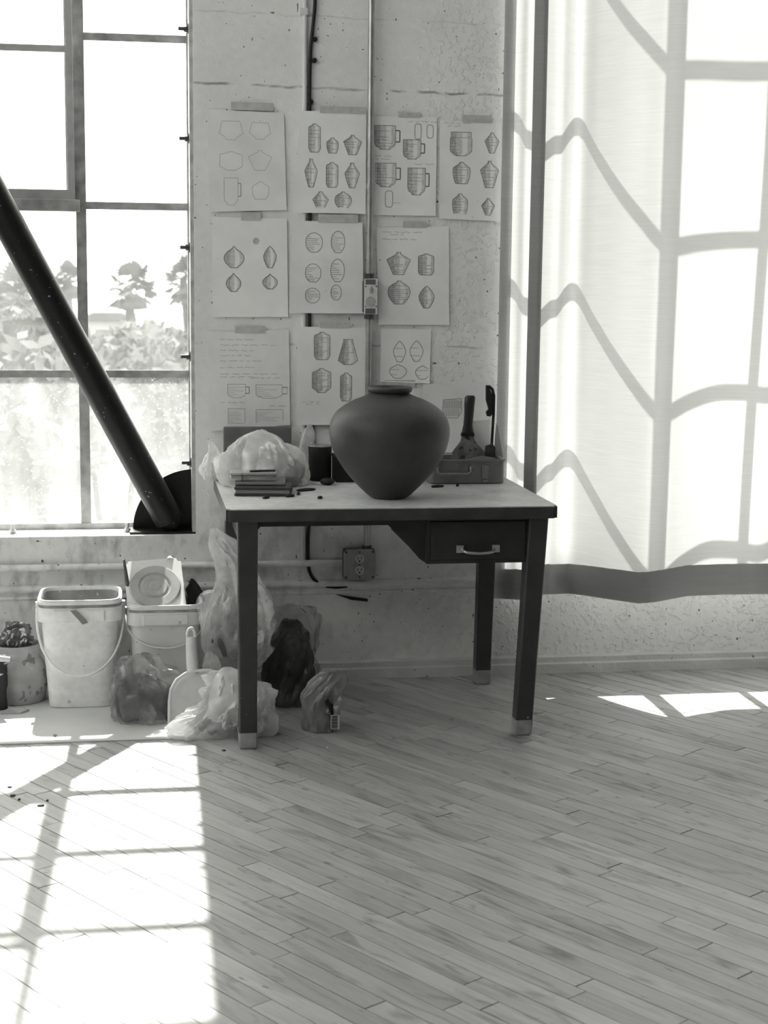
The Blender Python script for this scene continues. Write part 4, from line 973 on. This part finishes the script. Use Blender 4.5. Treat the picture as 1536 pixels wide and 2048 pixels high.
# ------------------------------------------------------------------ small things on the desk
T = DZ + .0006
def rbox(cx, cy, z0, w, d, h, rot, bev=.004):
    bm = box(-w / 2, w / 2, -d / 2, d / 2, 0, h, bev)
    return bm, Matrix.Translation((cx, cy, z0)) @ Matrix.Rotation(math.radians(rot), 4, 'Z')
M_book = mat('black_cover', .035, .4, .45, var=.3, vscale=20)
t = thing('black_notebook', 'thick black notebook with rounded corners at the bottom of the stack', 'notebook', (.405, 5.125, T))
bm, mx = rbox(.405, 5.125, T, .180, .165, .008, -8, .003); obj('cover', bm, M_book, t, mtx=mx)
bm, mx = rbox(.405, 5.127, T + .008, .172, .158, .012, -8, .001); obj('pages', bm, mat('page_edge', .30, .8), t, mtx=mx)
bm, mx = rbox(.405, 5.125, T + .020, .180, .165, .008, -8, .003); obj('cover', bm, M_book, t, mtx=mx)
z = T + .0285
t = thing('grey_notebook', 'thin grey notebook in the middle of the stack', 'notebook', (.395, 5.16, z))
bm, mx = rbox(.395, 5.155, z, .160, .125, .012, -6, .003); obj('cover', bm, mat('grey_cover', .20, .45, .4, var=.2, vscale=25), t, mtx=mx)
bm, mx = rbox(.397, 5.153, z + .0025, .160, .124, .007, -6, .001); obj('pages', bm, mat('page_edge', .30, .8), t, mtx=mx)
z += .0125
t = thing('steel_tin', 'shiny flat steel tin with a lid on top of the notebooks', 'tin', (.372, 5.155, z))
bm, mx = rbox(.372, 5.15, z, .150, .09, .018, -3, .006); obj('body', bm, mat('bright_tin', .5, .25, .6, metal=.5, var=.2, vscale=25), t, mtx=mx, smooth=40)
bm, mx = rbox(.372, 5.15, z + .0182, .152, .092, .008, -3, .003); obj('lid', bm, mat('bright_tin', .45), t, mtx=mx, smooth=40)
bm, mx = rbox(.335, 5.15, z, .002, .094, .0262, -3, 0); obj('seam', bm, M_dkmetal, t, mtx=mx)
z += .0265
tag(obj('small_blade', slab([(.36, 5.13), (.44, 5.145), (.445, 5.152), (.38, 5.15), (.36, 5.145)], z, z + .0055), M_dkmetal), 'small dark knife lying on top of the steel tin', 'knife')
a = atZ(452, 964, DZ)
tag(obj('flat_knife', slab([(.268, 5.43), (.285, 5.455), (.345, 5.34), (.332, 5.318)], T, T + .008), mat('grey_knife', .12, .4, .5)), 'flat grey palette knife at the left edge of the desk', 'knife')
c = atZ(656, 971, DZ)
tag(obj('clay_ball', lathe([(T, .001), (T, .012), (T + .006, .024), (T + .014, .025), (T + .021, .017), (T + .024, .001)], (c.x, c.y + .02), 24), M_rubber, smooth=60), 'dark flattened ball of clay beside the pot on the desk', 'clay')
for (px, py, w, d, rot, lab) in ((612, 982, .075, .018, 12, 'dark curved clay trimming beyond the notebook stack'), (580, 994, .032, .016, 0, 'short clay trimming touching the black notebook'), (532, 997, .026, .022, 0, 'round clay trimming before the black notebook'), (597, 990, .02, .010, 40, 'tiny clay trimming between the curved ones'), (875, 975, .05, .012, 6, 'dark ring of clay in front of the toolbox'), (640, 998, .018, .006, 0, 'thin clay curl between the vase and the notebooks'), (915, 973, .012, .01, 0, 'small clay pellet before the toolbox handle')):
    c = atZ(px, py, DZ); q = Matrix.Translation((c.x, c.y, 0)) @ Matrix.Rotation(math.radians(rot), 4, 'Z')
    n_ = 14; bm = lathe([(T, .0002), (T, .8), (T + .004, 1.0), (T + .008, .75), (T + .010, .0002)], (0, 0), n_)
    for v_ in bm.verts: v_.co.x *= w / 2; v_.co.y = v_.co.y * d / 2 + .25 * d * math.sin(v_.co.x / w * 4)
    tag(obj('clay_trimming', bm, M_claydk, mtx=q, smooth=60), lab, 'clay', 'clay trimmings on the desk')
# dark slab leaning on the wall behind the bag
p0, p1_ = atY(447, 905, 5.60), atY(583, 853, 5.60)
t = tag(obj('slate_board', box(p0.x, p1_.x, 5.595, 5.612, DZ - .0, p1_.z, .006), mat('dark_slate', .15, .6, .3, var=.3, vscale=12)), 'dark slate board standing against the wall behind the large bag', 'board')
# pot and tray behind the vase
c = atZ(641, 962, DZ)
t = thing('dark_pot', 'squat dark open pot standing behind the vase', 'pot', (c.x, c.y + .02, T))
obj('body', lathe([(T, .0005), (T, .036), (T + .004, .039), (T + .10, .040), (T + .115, .041), (T + .118, .039), (T + .115, .036), (T + .02, .033), (T + .01, .0005)], (c.x, c.y + .02), 40), mat('black_pot', .016, .6, .2), t, smooth=40)
obj('dried_rim', lathe([(T + .112, .030), (T + .119, .0415), (T + .124, .035), (T + .118, .029)], (c.x, c.y + .02), 20, False), mat('dried_rim', .25, .8, var=.4, vscale=50), t)
t = thing('dark_tray', 'low dark metal tray behind the vase', 'tray', (.76, 5.42, T))
obj('body', wall_grid('y', [.672, .682, .900, .910], [T, T + .004, T + .075, T + .080], [], 5.38, 5.50), mat('black_pot', .016), t); obj('rim', box(.668, .914, 5.376, 5.504, T + .0805, T + .088, .002), mat('black_pot', .016), t)

# toolbox
tb = thing('metal_toolbox', 'grey metal box with a latch and wire handle at the back of the desk', 'toolbox', (1.12, 5.40, T))
M_tb = mat('toolbox_paint', .24, .42, .5, var=.2, vscale=16, spots=[(80, .74, .35)])
X0, X1, YF, YB, ZT = .985, 1.246, 5.305, 5.475, T + .078
bm = bmesh.new()
def rr_(inset, z, c=.016):
    x0, x1, y0, y1 = X0 + inset, X1 - inset, YF + inset, YB - inset; pts_ = []
    for (cx_, cy_, a0) in ((x1 - c, y1 - c, 0), (x0 + c, y1 - c, 90), (x0 + c, y0 + c, 180), (x1 - c, y0 + c, 270)):
        for k in range(5): a = math.radians(a0 + 90 * k / 4); pts_.append((cx_ + c * math.cos(a), cy_ + c * math.sin(a), z))
    return pts_
obj('body', loft([rr_(.004, T), rr_(0, T + .004), rr_(0, ZT), rr_(-.004, ZT), rr_(-.004, ZT + .005), rr_(.003, ZT + .005), rr_(.003, T + .006)]), M_tb, tb, smooth=35)
la = obj('latch', box(1.165, 1.189, YF - .006, YF - .0002, T + .018, T + .066, .002), mat('latch_steel', .34, .3, .5, metal=.6), tb)
obj('latch_tongue', box(1.170, 1.184, YF - .012, YF - .006, T + .036, T + .062, .002), mat('latch_steel', .34), la)
obj('latch_foot', box(1.168, 1.186, YF - .008, YF - .0003, T + .006, T + .016, .002), mat('latch_steel', .34), la)
obj('wire_handle', tube([(1.01, YF - .002, T + .058), (1.01, YF - .010, T + .042), (1.02, YF - .012, T + .036), (1.115, YF - .012, T + .036), (1.126, YF - .010, T + .042), (1.126, YF - .002, T + .060)], .0038, 8), mat('latch_steel', .34), tb, smooth=60)
for x in (1.004, 1.120): obj('handle_lug', box(x, x + .014, YF - .005, YF - .0003, T + .052, T + .066, .002), M_tb, tb)
# putty knife standing in the toolbox
def P2(px, py, Y): q = atY(px, py, Y); return (q.x, q.z)
YK = 5.43
t = thing('putty_knife', 'wide putty knife standing blade down in the metal box', 'putty knife', (P2(937, 915, YK)[0], YK, P2(937, 918, YK)[1]))
obj('blade', prism([P2(*q, YK) for q in ((903, 918), (968, 918), (968, 903), (950, 882), (945, 866), (925, 866), (921, 882), (905, 903))], YK - .001, YK + .001), mat('rusty_blade', .26, .45, .4, metal=.3, var=.35, vscale=30, spots=[(40, .6, .08)]), t)
hp = [P2(*q, YK) for q in ((935, 868), (936, 850), (938, 828), (939, 808), (940, 795), (941, 791))]
hw_ = [.0225, .0165, .017, .0185, .019, .013]
rings = [[(x + w * math.cos(a), YK + w * .55 * math.sin(a), z) for a in [2 * math.pi * k / 16 for k in range(16)]] for (x, z), w in zip(hp, hw_)]
obj('handle', loft(rings), mat('dark_handle', .022, .4, .45), t, smooth=50)
obj('ferrule', prism([P2(*q, YK) for q in ((922, 872), (948, 872), (947, 865), (923, 865))], YK - .010, YK + .010), M_rubber, t)
YS = 5.52
t = thing('hacksaw', 'black framed saw leaning upright beside the curtain', 'saw', (P2(985, 900, YS)[0], YS, DZ))
obj('frame', tube([(x, YS, z) for x, z in [P2(*q, YS) for q in ((972, 773), (979, 773), (985, 779), (988, 792), (987, 830), (984, 880), (982, 920), (981, 955))]], .0052, 8), M_rubber, t, smooth=60)
obj('grip', prism([P2(*q, YS) for q in ((972, 772), (977, 772), (984, 790), (984, 828), (980, 833), (974, 832), (972, 824), (977, 818), (972, 800))], YS - .008, YS + .008), M_rubber, t)
YP = 5.455
tag(obj('paper_card', prism([P2(*q, YP) for q in ((944, 842), (978, 839), (979, 890), (976, 930), (948, 930))], YP - .0006, YP + .0006), M_paper_d), 'small pale card standing in the box behind the putty knife', 'card')
tag(obj('metal_shard', prism([P2(*q, 5.445) for q in ((987, 930), (1008, 930), (1005, 908), (995, 850), (992, 848), (990, 872))], 5.444, 5.446), mat('pale_scraper', .42, .4, .4, metal=.3)), 'pointed pale scraper blade standing in the corner of the box', 'scraper')
tag(obj('bristle_brush', prism([P2(*q, 5.42) for q in ((966, 930), (988, 930), (990, 895), (985, 888), (972, 892))], 5.412, 5.432), mat('dark_bristle', .06, .8, .2, var=.4, vscale=60)), 'dark bristle brush end inside the metal box', 'brush')
tag(obj('rib_tool', prism([P2(*q, 5.40) for q in ((935, 925), (990, 925), (991, 916), (965, 912), (940, 917))], 5.398, 5.402), mat('wood_rib', .35, .5, var=.1, vscale=30)), 'curved pale wooden rib tool lying in the metal box', 'tool')
